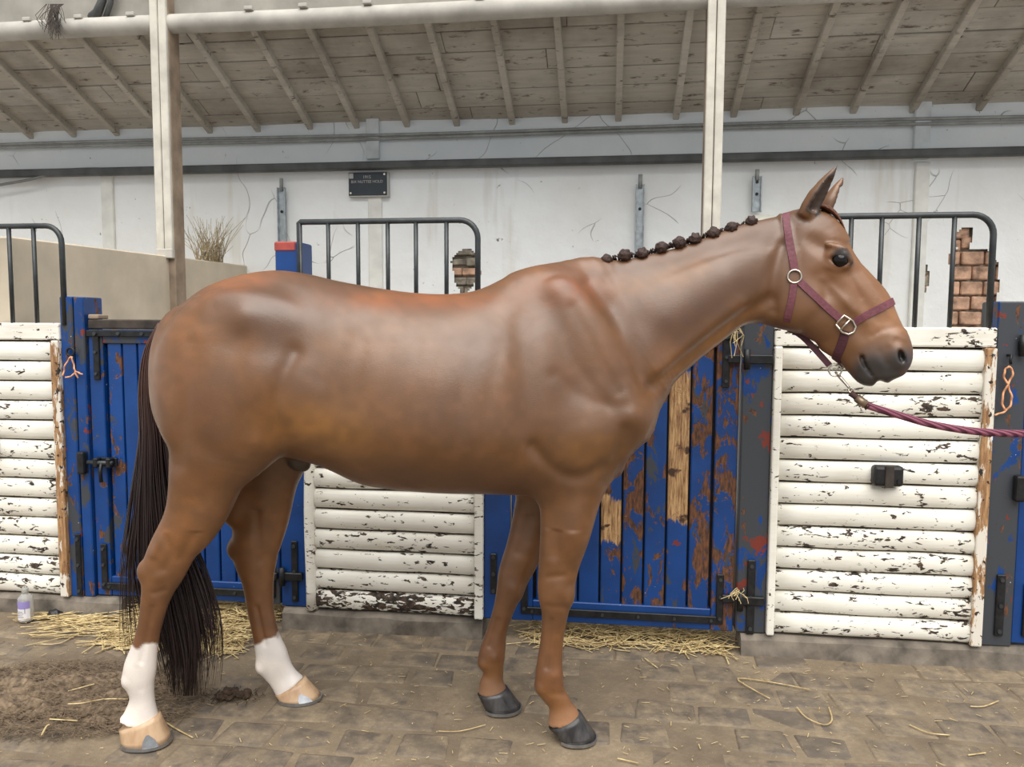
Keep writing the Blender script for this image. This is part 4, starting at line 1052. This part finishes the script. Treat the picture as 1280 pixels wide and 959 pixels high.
def cast(px, py):                                   # first point of the coat seen along a pixel's line, with its normal (horse frame)
    d = ray(px, py); d = Vector((d @ HX, d @ HY, d[2])).normalized(); h = bvh.ray_cast(Vector(CPH), d)
    if h[0] is None: n_ = bvh.find_nearest(Vector(hd_h(px, py))); return n_[0], n_[1]
    return h[0], h[1]
def hd_h(px, py, off=0.0): q = hd(px, py, off); return head_to_h((q[0], off, q[2]))
def mirror_head(p): v = np.array([p[0]-POLL[0], p[1]-POLL[1]]); xh = v @ HDX[:2]; yh = v @ HDY[:2]; return Vector(head_to_h((xh, -yh, p[2])))

# eyes
t = NT('dark_eye'); MAT['eye'] = t.done(srgb(14, 9, 8), .12, 0, .35)
for s in (-1, 1):
    c = hd(1050, 325.5, -.066); p = head_to_h((c[0], s*.066, c[2])); bm = bmesh.new(); bmesh.ops.create_uvsphere(bm, u_segments=20, v_segments=14, radius=.029); mm_ = bpy.data.meshes.new('eye'); bm.to_mesh(mm_); bm.free()
    e = link('eye', mm_, 'eye', horse, True); e.location = p
# hooves with shoes
def m_hoof(name, c0, c1):
    t = NT(name); o = t.pos(); k = t.noise(t.map(o, (1, 1, .35)), 26, 4); return t.done(t.mix(t.ramp(k, .4, .72), srgb(*c0), srgb(*c1)), .32)
MAT['hoof_black'] = m_hoof('black_hoof_horn', (38, 36, 37), (78, 76, 76)); MAT['hoof_pale'] = m_hoof('pale_hoof_horn', (196, 166, 134), (166, 132, 102))
def hoof(heel_b, toe_b, heel_t, toe_t, off, mat):
    hb, tb, ht, tt = hp(*heel_b, off), hp(*toe_b, off), hp(*heel_t, off), hp(*toe_t, off)
    zb = .012; hb[2] = tb[2] = zb; n = 28; rings = []
    Wb, Wt = .066, .050
    for s in np.linspace(0, 1, 6):
        h_, t_ = hb+(ht-hb)*s, tb+(tt-tb)*s; c = (h_+t_)/2; L = (t_-h_)/2; W = Wb+(Wt-Wb)*s
        ring = []
        for j in range(n):
            w = 2*math.pi*j/n; cx_, sy_ = math.cos(w), math.sin(w)
            a = cx_ if cx_ > 0 else -abs(cx_)**.75
            ring.append(c+L*a+np.array([0, W*abs(sy_)**.9*np.sign(sy_), 0]))
        rings.append(ring)
    V = [p for r in rings for p in r]; F = []
    for i in range(5):
        for j in range(n): F.append((i*n+j, i*n+(j+1) % n, (i+1)*n+(j+1) % n, (i+1)*n+j))
    F.append(tuple(range(n))[::-1]); F.append(tuple(5*n+j for j in range(n)))
    o = link('hoof', pyd('hoof', V, F), mat, horse, True)
    # shoe: open band under the wall
    V = []; F = []; c = (hb+tb)/2; L = (tb-hb)/2; js = [j for j in range(-11, 12)]
    for j in js:
        w = 2*math.pi*j/n; cx_, sy_ = math.cos(w), math.sin(w); a = cx_ if cx_ > 0 else -abs(cx_)**.75
        for (k, z) in ((1.04, .001), (1.04, .0125), (.70, .0125), (.70, .001)):
            p = c+L*a*k+np.array([0, .066*k*abs(sy_)**.9*np.sign(sy_), 0]); p[2] = z; V.append(p)
    for i in range(len(js)-1):
        for q in range(4): F.append((i*4+q, i*4+(q+1) % 4, (i+1)*4+(q+1) % 4, (i+1)*4+q))
    F += [(3, 2, 1, 0), tuple(len(V)-4+q for q in range(4))]
    link('horseshoe', bevel(pyd('horseshoe', V, F), 0), 'shoe', o)
    if 'pale' in mat:
        V = []; 
        for s_, spread in ((0, .34), (.28, .26), (.52, .06)):
            h_, t_ = hb+(ht-hb)*s_, tb+(tt-tb)*s_; c = (h_+t_)/2; L = (t_-h_)/2; W = Wb+(Wt-Wb)*s_
            for q in (-1, 0, 1):
                w = -1.05+q*spread; V.append(c+L*math.cos(w)*1.03+np.array([0, W*1.03*-abs(math.sin(w))**.9, 0]))
        link('toe_clip', pyd('toe_clip', V, [(0, 1, 4, 3), (1, 2, 5, 4), (3, 4, 7, 6), (4, 5, 8, 7)]), 'shoe', o, True)
    return o
hoof((155, 938), (213, 932), (151, 910), (199, 892), NH, 'hoof_pale')
hoof((349, 881), (401, 876), (345, 867), (381, 847), FH, 'hoof_pale')
hoof((697, 934), (745, 929), (686, 909), (726, 890), NF, 'hoof_black')
hoof((605, 897), (651, 892), (597, 867), (634, 859), FF, 'hoof_black')

MAT['brass'] = plain('dull_brass', (142, 124, 104), .4, .7, .1, 40)
# mane plaits, forelock, tail
MAT['mane'] = plain('dark_brown_mane', (58, 38, 32), .55, 0, .3, 120, .5)
MAT['forelock'] = plain('red_brown_forelock', (104, 62, 42), .5, 0, .25, 120, .5)
def knot_mesh(seed):
    r = random.Random(seed); bm = bmesh.new(); bmesh.ops.create_icosphere(bm, subdivisions=3, radius=1)
    for v in bm.verts:
        a = math.atan2(v.co.z, v.co.x); v.co *= 1+.13*math.sin(a*5+v.co.y*5+seed)+.06*math.sin(v.co.z*9+seed*2)
    m_ = bpy.data.meshes.new('mane_knot'); bm.to_mesh(m_); bm.free(); return m_
knots = [knot_mesh(k) for k in range(4)]
kp = [(729, 333.5, .8), (740, 331, .9), (758, 325, 1), (781, 319.5, 1.1), (803, 317, 1.05), (827, 309.5, 1.05), (849, 303.5, 1.1), (869, 298.5, 1.05), (892, 291.5, 1.05), (914.5, 284.5, 1), (939.5, 276.5, 1.0)]
for k, (px, py, r) in enumerate(kp):
    o = link('mane_knot', knots[k % 4], 'mane', horse, True); p = hp(px, py, -.012); o.location = (p[0], p[1], p[2]); o.scale = (.021*r, .019*r, .020*r*(.8 if k < 2 else 1))
    o.rotation_euler = (0, random.uniform(-.5, .5), random.uniform(-.5, .5))
mm = MB()
for k in range(len(kp)-1):
    a = hp(kp[k][0], kp[k][1]-1, .006); b = hp(kp[k+1][0], kp[k+1][1]-1, .006)
    for s in range(9):
        t0 = s/9; p = a+(b-a)*(t0+random.uniform(-.03, .05))
        mm.tube([p+np.array([0, random.uniform(-.012, .012), -.014]), p+np.array([random.uniform(-.006, .01), random.uniform(-.01, .004), .005]), p+np.array([random.uniform(.0, .014), -.014, -.004])], .0045, 5, .002)
mm.build('mane_roots', 'mane', horse, True)
mm = MB()
for k in range(70):
    o1 = random.uniform(-.026, .026); w = random.uniform(-3, 3)
    pts = [hd(1014+w*.4, 262, 0), hd(1028+w, 258, 0), hd(1042+w*.7, 264+abs(w)*.6, 0), hd(1052+w*.5, 279+w, 0), hd(1058+w*.4, 295+w*2, 0)]
    pts = [head_to_h((p[0], o1*(1-.12*i), p[2])) for i, p in enumerate(pts)]
    mm.tube(catmull(pts, 3), .005, 5, .0018)
mm.build('forelock', 'forelock', horse, True)
def m_tail():
    t = NT('dark_tail_hair'); z = t.sep(t.obj())[2]; k = t.noise(t.map(t.obj(), (60, 60, 2)), 3, 3)
    c = t.mix(t.ramp(z, .95, 1.42), srgb(34, 26, 27), srgb(82, 50, 38)); c = t.mix(t.ramp(k, .35, .7, 0, .5), c, srgb(70, 50, 46))
    return t.done(c, .42)
MAT['tail'] = m_tail()
mm = MB()
guide = catmull([(203, 404, 4), (191, 440, 9), (189, 490, 12), (193, 545, 14), (195, 600, 18), (199, 650, 24), (207, 700, 34), (220, 760, 40), (230, 815, 36), (233, 870, 27)], 4)
def tail_strand(u, v, end, wild=0.0, r=.0034):
    pts = []; n = max(6, int(len(guide)*.62)); ts = np.linspace(0, (len(guide)-1)*end, n)
    for i in ts:
        i0 = min(int(i), len(guide)-2); gx_, gy_, w = guide[i0]+(guide[i0+1]-guide[i0])*(i-i0); f = i/len(guide)
        pts.append(hp(gx_+u*w+wild*f*f*30+2.5*math.sin(i*.4+u*9)*f, gy_, .02+v*(.028+.05*f)))
    mm.tube(pts, lambda t: r*(1.0-.85*t**3), 4)
for k in range(1500):
    u = max(-1.25, min(1.25, random.gauss(0, .55))); v = random.gauss(0, .5); clump = .5*math.sin(u*7+1)+.5*math.sin(u*17)
    tail_strand(u, v, min(1.0, max(.6, random.gauss(.93, .06)-.10*abs(u)**2+.03*clump)), random.gauss(0, .16), random.uniform(.0016, .0032))
for k in range(40): tail_strand(random.uniform(-1.0, -.6), random.gauss(0, .4), random.uniform(.75, .95), random.uniform(-2.2, -.6), .0022)
for k in range(50): tail_strand(random.uniform(.6, 1.2), random.gauss(0, .4), random.uniform(.85, .97), random.uniform(0, .5), .0022)
mm.build('tail', 'tail', horse, True)

# ------------------------------------------------------------------ halter and lead rope
halter = empty('halter', HO, YAW); tag(halter, 'maroon webbing halter with pale metal fittings on the horse head', 'halter')
def on_coat(px, py): p, n_ = cast(px, py); return Vector(p), Vector(n_)
def strap(name, near, w, mat, far='loop', topmid=None, parent=halter, th=.0035):
    pts = [on_coat(x, y) for x, y in catmull(near, 4)]
    if far == 'loop':
        e = pts[-1][0]; me_ = mirror_head(e)
        if topmid is not None:
            n_ = bvh.find_nearest(Vector(topmid)); pts.append((n_[0], n_[1]))
        for p, _ in reversed(pts[:len(pts)-(1 if topmid is not None else 0)]):
            q_ = mirror_head(p); n_ = bvh.find_nearest(q_); pts.append((n_[0], n_[1]))
    P = [p+n_*.003 for p, n_ in pts]; N_ = [n_ for _, n_ in pts]
    for _ in range(2):
        P = [P[0]]+[(P[i-1]+P[i]*2+P[i+1])/4 for i in range(1, len(P)-1)]+[P[-1]]; N_ = [N_[0]]+[(N_[i-1]+N_[i]*2+N_[i+1]).normalized() for i in range(1, len(N_)-1)]+[N_[-1]]
    return ribbon(name, P, N_, w, th, mat, parent)
def ribbon(name, P, N_, w, th, mat, parent):
    V = []; F = []; m_ = len(P); pr = [(-.5, 0), (-.46, 1), (.46, 1), (.5, 0), (.46, -.6), (-.46, -.6)]
    for i in range(m_):
        t = (P[min(i+1, m_-1)]-P[max(i-1, 0)]).normalized(); n_ = (N_[i]-t*N_[i].dot(t)).normalized(); b = t.cross(n_)
        for (u, v) in pr: V.append(P[i]+b*u*w+n_*v*th)
    k = len(pr)
    for i in range(m_-1):
        for j in range(k): F.append((i*k+j, i*k+(j+1) % k, (i+1)*k+(j+1) % k, (i+1)*k+j))
    F += [tuple(range(k))[::-1], tuple((m_-1)*k+j for j in range(k))]
    return link(name, bevel(pyd(name, V, F), 0), mat, parent, False)
pm = hp(984, 262); strap('crown_strap', [(993, 338), (990, 320), (986, 298), (983, 280), (982, 268)], .027, 'nylon', topmid=(pm[0], pm[1], pm[2]+.02))
strap('cheek_strap', [(999, 352), (1015, 367), (1033, 384), (1050, 399)], .026, 'nylon', far=None)
n_m = hd_h(1121, 375); strap('nose_band', [(1066, 404), (1085, 393), (1103, 384), (1116, 377)], .026, 'nylon', topmid=tuple(n_m))
c_m = hd_h(1040, 462); strap('chin_strap', [(1057, 414), (1053, 428), (1048, 441), (1044, 450)], .030, 'nylon_dark', topmid=tuple(c_m))
t_m = hd_h(985, 420); strap('throat_strap', [(992, 355), (990, 372), (986, 390), (983, 403)], .024, 'nylon', topmid=tuple(t_m))
P = [Vector(hd_h(x, y, 0)) for x, y in catmull([(985, 410), (1002, 420), (1020, 438), (1037, 457)], 4)]
ribbon('jaw_strap', P, [Vector((HDY[0]*-1, HDY[1]*-1, .2)).normalized()]*len(P), .022, .003, 'nylon_dark', halter)
def ring_on(name, px, py, R, r=.0035):
    p, n_ = on_coat(px, py); c = p+n_*.006; ax = n_.cross(Vector((0, 0, 1))).normalized(); ay = n_.cross(ax)
    m_ = MB(); m_.ring(c, ax, ay, R, r); return m_.build(name, 'chrome', halter, True)
ring_on('ring', 993, 346, .0225)
p, n_ = on_coat(1057, 407); c = p+n_*.008; tdir = (on_coat(1050, 399)[0]-on_coat(1040, 390)[0]).normalized(); n_ = n_.normalized(); tdir = (tdir-n_*tdir.dot(n_)).normalized(); bd = n_.cross(tdir)
m_ = MB()
m_.tube([c-tdir*.030-bd*.020, c-tdir*.030+bd*.020, c+tdir*.004+bd*.026, c+tdir*.026+bd*.018, c+tdir*.034, c+tdir*.026-bd*.018, c+tdir*.004-bd*.026, c-tdir*.030-bd*.020], .0038, 8)
m_.tube([c-tdir*.006-bd*.022, c-tdir*.006+bd*.022], .0085, 8, flat=.5)
m_.build('square_ring', 'chrome', halter, True)
rc = hd_h(1044, 463, 0.0); m_ = MB(); m_.ring(rc, Vector(HDX), Vector((0, 0, 1)), .021, .003); m_.build('chin_ring', 'chrome', halter, True)

rope = empty('lead_rope', HO, YAW); tag(rope, 'twisted maroon lead rope clipped under the chin of the horse', 'rope')
a0, a1 = hd_h(1047, 468, -.0), hd_h(1064, 488, -.01); m_ = MB(); a0, a1 = Vector(a0), Vector(a1)
m_.tube([a0, a0+(a1-a0)*.3, a0+(a1-a0)*.75, a1], lambda t: .006 if t < .6 else .0045, 8); d = (a1-a0).normalized(); m_.ring(a1, d, Vector((0, 1, 0)).cross(d), .009, .003)
m_.ring(a0, d, Vector((0, 1, 0)), .010, .003)
m_.build('snap_hook', 'chrome', rope, True)
b0, b1 = Vector(hd_h(1063, 491, -.01)), Vector(hd_h(1086, 509, -.02)); m_ = MB(); m_.tube([b0, b0+(b1-b0)*.25, b0+(b1-b0)*.5, b0+(b1-b0)*.75, b1], lambda t: .012+.004*math.sin(t*14), 10); m_.build('rope_eye', 'brown_leather', rope, True)
m_ = MB(); mid = b0+(b1-b0)*.6; d = (b1-b0).normalized(); m_.tube([mid-d*.02, mid+d*.02], .019, 10, flat=.8); m_.build('rope_clamp', 'brass', rope, True)
path = catmull([(1084, 507), (1100, 512), (1125, 519.5), (1160, 529.5), (1200, 537), (1240, 541), (1285, 542), (1340, 538), (1420, 522)], 5)
m_ = MB(); m_.tube([hd_h(x, y, -.02-.0002*(x-1084)) for x, y in path], .0125, 10); m_.build('rope_line', 'rope', rope, True)
# twist ridges along the rope

# ------------------------------------------------------------------ small things
def straw_stem(mb, p, ang, L, rise=0.0, r=.0022, bend=0.0):
    p = np.array(p, float); d = np.array([math.cos(ang), math.sin(ang), 0]); s = np.array([-d[1], d[0], 0])
    pts = [p-d*L/2+np.array([0, 0, max(0, -rise)]), p+s*bend+np.array([0, 0, abs(rise)*.5]), p+d*L/2+np.array([0, 0, max(0, rise)])]
    mb.tube(pts, r, 4, flat=.55)
def straw_bed(n, xr, yr, thick, name, label, seed, lmax=.22):
    r = random.Random(seed); mb = MB()
    for k in range(n):
        x = r.uniform(*xr); t = r.random()**1.6; y = yr[1]-(yr[1]-yr[0])*t
        z = .003+thick*(1-t)*r.random()
        straw_stem(mb, (x, y, z), r.gauss(0, .8)+(math.pi if r.random() < .5 else 0), r.uniform(.05, lmax), r.gauss(0, .012)*(1-t), r.uniform(.0018, .0034), r.gauss(0, .01))
    return tag(mb.build(name, 'straw'), label, 'straw', kind='stuff')
g = lambda px, py: at_z(px, py, 0)
a, b = g(95, 790)[0], g(330, 790)[0]
straw_bed(1500, (a+.16, b-.02), (3.13, 3.64), .07, 'straw_bedding', 'loose straw spilling from under the blue door behind the hind legs', 3)
r_ = random.Random(77); mb = MB()
for k in range(130):
    px = r_.uniform(60, 178); py = 800-r_.random()**1.3*36-(px-60)*.06; q = g(px, py)
    straw_stem(mb, (q[0], min(q[1], 3.40), .004+.02*r_.random()), r_.gauss(.25, .35), r_.uniform(.10, .34), r_.gauss(0, .006), r_.uniform(.0018, .003), r_.gauss(0, .012))
tag(mb.build('straw_bedding', 'straw'), 'fan of long straw stems dragged out towards the bottle', 'straw', kind='stuff')
a, b = g(655, 800)[0], g(905, 800)[0]
straw_bed(560, (a, b), (3.42, 3.66), .05, 'straw_bedding', 'loose straw in the gap under the rust scarred door', 4)
a, b = g(1268, 815)[0], g(1330, 815)[0]
straw_bed(60, (a, b), (3.45, 3.62), .04, 'straw_bedding', 'small wisp of straw under the dark blue door beside the twine hung post', 5)
r_ = random.Random(9); mb = MB()                              # crumbs of straw trodden over the setts
for k in range(620):
    x, y = r_.uniform(-3.0, 1.9), r_.uniform(2.05, 3.42)
    straw_stem(mb, (x, y, .003), r_.uniform(0, 3.14), r_.choice((.008, .012, .018, .03)), 0, r_.uniform(.0009, .0016))
tag(mb.build('straw_crumbs', 'straw'), 'tiny chopped straw crumbs trodden over the stone floor', 'straw', kind='stuff')
# single stems one can count
def stem(pts, label, r=.0028):
    zl = .048 if 'sweepings' in label and 'behind' not in label else .0045
    mb = MB(); P = [at_z(x, y, zl) for x, y in pts]
    mb.tube(catmull(P, 3), r, 5, flat=.6); return tag(mb.build('straw', 'straw'), label, 'straw', 'single straw stems on the floor')
stem([(1012, 862), (965, 853), (922, 848), (940, 861), (962, 873)], 'long straw bent into a sharp V on the setts before the latch keeper panel')
stem([(996, 884), (1008, 897), (1030, 906), (1040, 900), (1036, 884)], 'straw curved into a U like a hook on the setts beside the V bent one')
stem([(1137, 906), (1160, 916), (1187, 919)], 'thin gently curved straw on dark setts, farther from the horse than the hooked one')
stem([(1213, 883), (1230, 883), (1248, 876)], 'short forked straw below the twine hung post')
stem([(1210, 944), (1232, 941)], 'short straight pale straw lying farthest from the kerb below the twine hung post')
stem([(806, 823), (822, 835)], 'short straw near the straw heap by the rust scarred door')
stem([(548, 914), (575, 914), (607, 906)], 'slender straw between the hind and fore hooves', .002)
stem([(195, 893), (215, 908), (241, 922)], 'straw poking out beside the near hind hoof')
stem([(772, 948), (798, 954)], 'short straw in front of the black near fore hoof')
stem([(85, 880), (103, 879), (130, 874), (160, 874)], 'long straw lying across the brown sweepings')
stem([(62, 899), (97, 901)], 'pale straw lying low on the brown sweepings')
stem([(52, 919), (58, 908), (62, 906)], 'stubby straw at the edge of the brown sweepings')
stem([(85, 864), (118, 855)], 'slanting straw on top of the brown sweepings')
stem([(48, 805), (75, 804), (100, 790)], 'long straw stretching out from the bedding behind the sweepings')
stem([(118, 817), (150, 804)], 'straw lying alone beside the tail hair')
stem([(245, 794), (310, 778), (350, 776)], 'long straw lying past the tail towards the far hind sock', .0024)

# swept hair and shavings
def heap(name, c, rx, ry, h, mat, label, seed, n=46, kind=None, cat='sweepings'):
    r = random.Random(seed); V = []; F = []
    for i in range(n+1):
        for j in range(n+1):
            x, y = -1+2*i/n, -1+2*j/n; rr = math.hypot(x, y)
            f = max(0, 1-rr**2-1.3*max(0, vnoise(np.array([x*2.6+seed*3]), np.array([y*2.6+9]), 1.7, seed+7)[0]-.30))
            nz = vnoise(np.array([x*3+seed]), np.array([y*3]), 1.6, seed)[0]; n2 = vnoise(np.array([x*9+seed]), np.array([y*9]), 2.0, seed+1)[0]
            zz = h*(f**.7)*(.25+1.1*nz)*(.7+.6*n2) if f > 0 else 0
            V.append((c[0]+x*rx, c[1]+y*ry, -.016+zz+(.012*n2 if f > 0 else 0)))
    for i in range(n):
        for j in range(n):
            a = i*(n+1)+j; x, y = -1+2*(i+.5)/n, -1+2*(j+.5)/n
            if math.hypot(x, y) < .98: F.append((a, a+n+1, a+n+2, a+1))
    o = link(name, pyd(name, V, F), mat, None, True); tag(o, label, cat, kind=kind); return o
c1 = g(85, 872)
hpz = heap('sweepings', (c1[0], c1[1]), .52, .27, .062, 'shavings', 'low brown heap of swept horse hair and shavings on the floor', 21, 64, 'stuff')
mb = MB(); r_ = random.Random(5)
for k in range(4200):
    a = r_.uniform(0, 6.28); q = math.sqrt(r_.random())*1.15; x, y = c1[0]+math.cos(a)*q*.50, c1[1]+math.sin(a)*q*.265
    z = .02+.03*max(0, 1-q*q)*r_.random()*1.6; aa = r_.gauss(.2, .7); L = r_.uniform(.02, .08)
    straw_stem(mb, (x, y, z*r_.random()+.004), aa, L, r_.gauss(0, .008), .0011, r_.gauss(0, .012))
mb.build('loose_hair', 'shavings', hpz)
def clumps(name, c, n, R, r0, mat, label, cat, seed):
    r = random.Random(seed); mb = MB()
    for k in range(n):
        a = r.uniform(0, 6.28); q = R*math.sqrt(r.random()); rr = r0*r.uniform(.6, 1.15); bm = bmesh.new(); bmesh.ops.create_icosphere(bm, subdivisions=2, radius=rr)
        cz = rr*.5+max(0, (1-q/R))*r0*.9*r.random(); V = []
        for v in bm.verts: f_ = 1+r.uniform(-.22, .22); V.append((c[0]+math.cos(a)*q*1.25+v.co.x*f_*1.2, c[1]+math.sin(a)*q*.8+v.co.y*f_, max(-.004, cz+v.co.z*f_*.75)))
        mb.add(V, [tuple(v.index for v in f.verts) for f in bm.faces]); bm.free()
    for k in range(n*6):
        a = r.uniform(0, 6.28); q = R*1.9*math.sqrt(r.random()); straw_stem(mb, (c[0]+math.cos(a)*q*1.3, c[1]+math.sin(a)*q*.8, .004), r.uniform(0, 3), r.uniform(.01, .03), .003, .0015)
    return tag(mb.build(name, mat, None, True), label, cat)
c2 = g(291, 871); clumps('dung', c2, 16, .05, .017, 'dung', 'small dark crumbled dropping between the white hind feet', 'dung', 33)
c2 = g(124, 907); clumps('hair_clump', c2, 7, .022, .02, 'shavings', 'brown clump of shed hair beside the near hind hoof', 'hair', 35)

for (px, py, R, n_, r0) in ((45, 852, .13, 40, .020), (100, 862, .16, 46, .018), (60, 885, .17, 40, .016), (130, 880, .10, 26, .018)):
    q = clumps('hair_lumps', g(px, py), n_, R, r0, 'shavings', 'x', 'x', int(px)); q.parent = hpz
    for k in ('label', 'category'): del q[k]
# plastic bottle
q = g(33, 776); bt = empty('plastic_bottle', (q[0], q[1], .0)); tag(bt, 'clear plastic bottle with lilac and white label by the kerb', 'bottle')
t = NT('clear_plastic'); t.done((.86, .86, .84, 1), .18, 0, .5); t.b.inputs['Transmission Weight'].default_value = .7; t.b.inputs['IOR'].default_value = 1.2; MAT['clear'] = t.m
MAT['lilac'] = plain('lilac_label', (150, 138, 196), .5, 0, .04, 20); MAT['label_white'] = plain('white_label', (226, 224, 226), .5, 0, .03, 20); MAT['grey_cap'] = plain('grey_cap', (150, 150, 142), .5, 0, .06, 30); MAT['print'] = plain('grey_print', (96, 92, 116), .6, 0, .05, 30)
def lathe(name, prof, mat, parent, n=24, a0=0, a1=2*math.pi):
    V = []; F = []; full = abs(a1-a0-2*math.pi) < 1e-6; m_ = n if full else n+1
    for r_0, z in prof:
        for j in range(m_): w = a0+(a1-a0)*j/n; V.append((r_0*math.cos(w), r_0*math.sin(w), z))
    for i in range(len(prof)-1):
        for j in range(n): F.append((i*m_+j, i*m_+(j+1) % m_, (i+1)*m_+(j+1) % m_, (i+1)*m_+j))
    return link(name, pyd(name, V, F), mat, parent, True)
bs = .034; lathe('bottle_body', [(.001, .002), (bs*.95, .002), (bs, .008), (bs, .115), (bs*.9, .124), (bs*.55, .136), (.013, .142), (.013, .150)], 'clear', bt)
lathe('label_lower', [(bs+.0006, .012), (bs+.0006, .070)], 'label_white', bt, 24, math.radians(150), math.radians(340)); lathe('label_upper', [(bs+.0006, .070), (bs+.0006, .108)], 'lilac', bt, 24, math.radians(150), math.radians(340))
lathe('cap', [(.0155, .146), (.0155, .164), (.012, .168), (.001, .168)], 'grey_cap', bt)
for k in range(4): lathe('label_print', [(bs+.0011, .055-.009*k), (bs+.0011, .0575-.009*k)], 'print', bt, 8, math.radians(235), math.radians(285+8*(k % 2)))
lathe('label_bar', [(bs+.0012, .048), (bs+.0012, .075)], 'print', bt, 2, math.radians(300), math.radians(304))
# small black sponge or comb on the floor
q = g(64, 772); bm = bmesh.new(); bmesh.ops.create_icosphere(bm, subdivisions=3, radius=1)
for v in bm.verts:
    k = 1+.12*math.sin(v.co.x*7+v.co.y*5)+.08*math.sin(v.co.z*9); v.co = Vector((v.co.x*.042*k, v.co.y*.025*k, max(v.co.z, -.55)*.026*k+.0145))
me_ = bpy.data.meshes.new('sponge'); bm.to_mesh(me_); bm.free()
sp = link('sponge_pad', me_, 'black_plastic', None, True); sp.location = (q[0]+.02, q[1], .0005); tag(sp, 'small black pad lying on the floor between bottle and straw', 'pad')
mb = MB(); mb.tube([(-.035, 0, .008), (-.06, -.006, .006), (-.078, -.004, .005)], .006, 8); mb.build('pad_tail', 'black_plastic', sp, True)

# twine and hooks
def twine(par_px, loops, label, hook_px):
    p = at_y(hook_px[0], hook_px[1], YF-.03); o = empty('twine', (p[0], YF-.045, p[2])); tag(o, label, 'twine')
    for pts in loops:
        mb = MB(); mb.tube([at_y(x, y, YF-.045)-np.array([p[0], YF-.045, p[2]])+np.array([0, -.004*math.sin(k), 0]) for k, (x, y) in enumerate(catmull(pts, 5))], .0042, 6); mb.build('strand', 'twine', o, True)
    return o
twine(None, [[(1261, 458), (1257, 462), (1255, 470), (1260, 482), (1264, 494), (1264, 504), (1258, 513), (1250, 517), (1243, 519)], [(1261, 458), (1266, 464), (1264, 473), (1258, 484), (1253, 497), (1254, 508), (1257, 514)]],
      'loop of pale orange twine twisted in a figure eight on the slate post', (1261, 456))
twine(None, [[(89, 446), (84, 452), (80, 462), (79, 470)], [(90, 446), (92, 457), (94, 464), (90, 470), (82, 472)], [(94, 464), (98, 466), (103, 468)], [(94, 464), (97, 473)]], 'frayed pale twine tied to the ring on the worn blue post', (90, 445))
p = at_y(1261, 450, YF-.03); mb = MB(); mb.tube([(p[0], YF-.018, p[2]+.02), (p[0], YF-.05, p[2]+.02), (p[0]-.006, YF-.055, p[2]-.004), (p[0]+.004, YF-.04, p[2]-.014)], .006, 8); h = mb.build('hook', 'iron', None, True); h.parent = sp5; h.location = (-X['p5a'], -YF, 0)
p = at_y(89, 440, YF-.03); mb = MB(); mb.ring((p[0], YF-.035, p[2]), Vector((1, 0, 0)), Vector((0, 0, 1)), .020, .006); h = mb.build('tie_ring', 'iron', None, True); h.parent = sp1; h.location = (-X['p1a'], -YF, 0)
# straw caught on the hinges
def wisp(px, py, n, label, down=.10):
    mb = MB(); r = random.Random(int(px)); p = at_y(px, py, YF-.05)
    for k in range(n):
        q0 = p+np.array([r.gauss(0, .012), r.gauss(0, .008), r.gauss(0, .01)]); q1 = q0+np.array([r.gauss(.01, .035), r.gauss(-.01, .01), -r.uniform(.3, 1)*down]); mb.tube([q0, (q0+q1)/2+np.array([r.gauss(0, .012), 0, 0]), q1], .0018, 4)
    tag(mb.build('straw_wisp', 'straw'), label, 'straw')
wisp(918, 410, 7, 'thin straw wisp hanging from the upper hinge under the throat', .14)
wisp(922, 738, 14, 'straw wisp caught in the bottom hinge of the rust scarred door', .06)
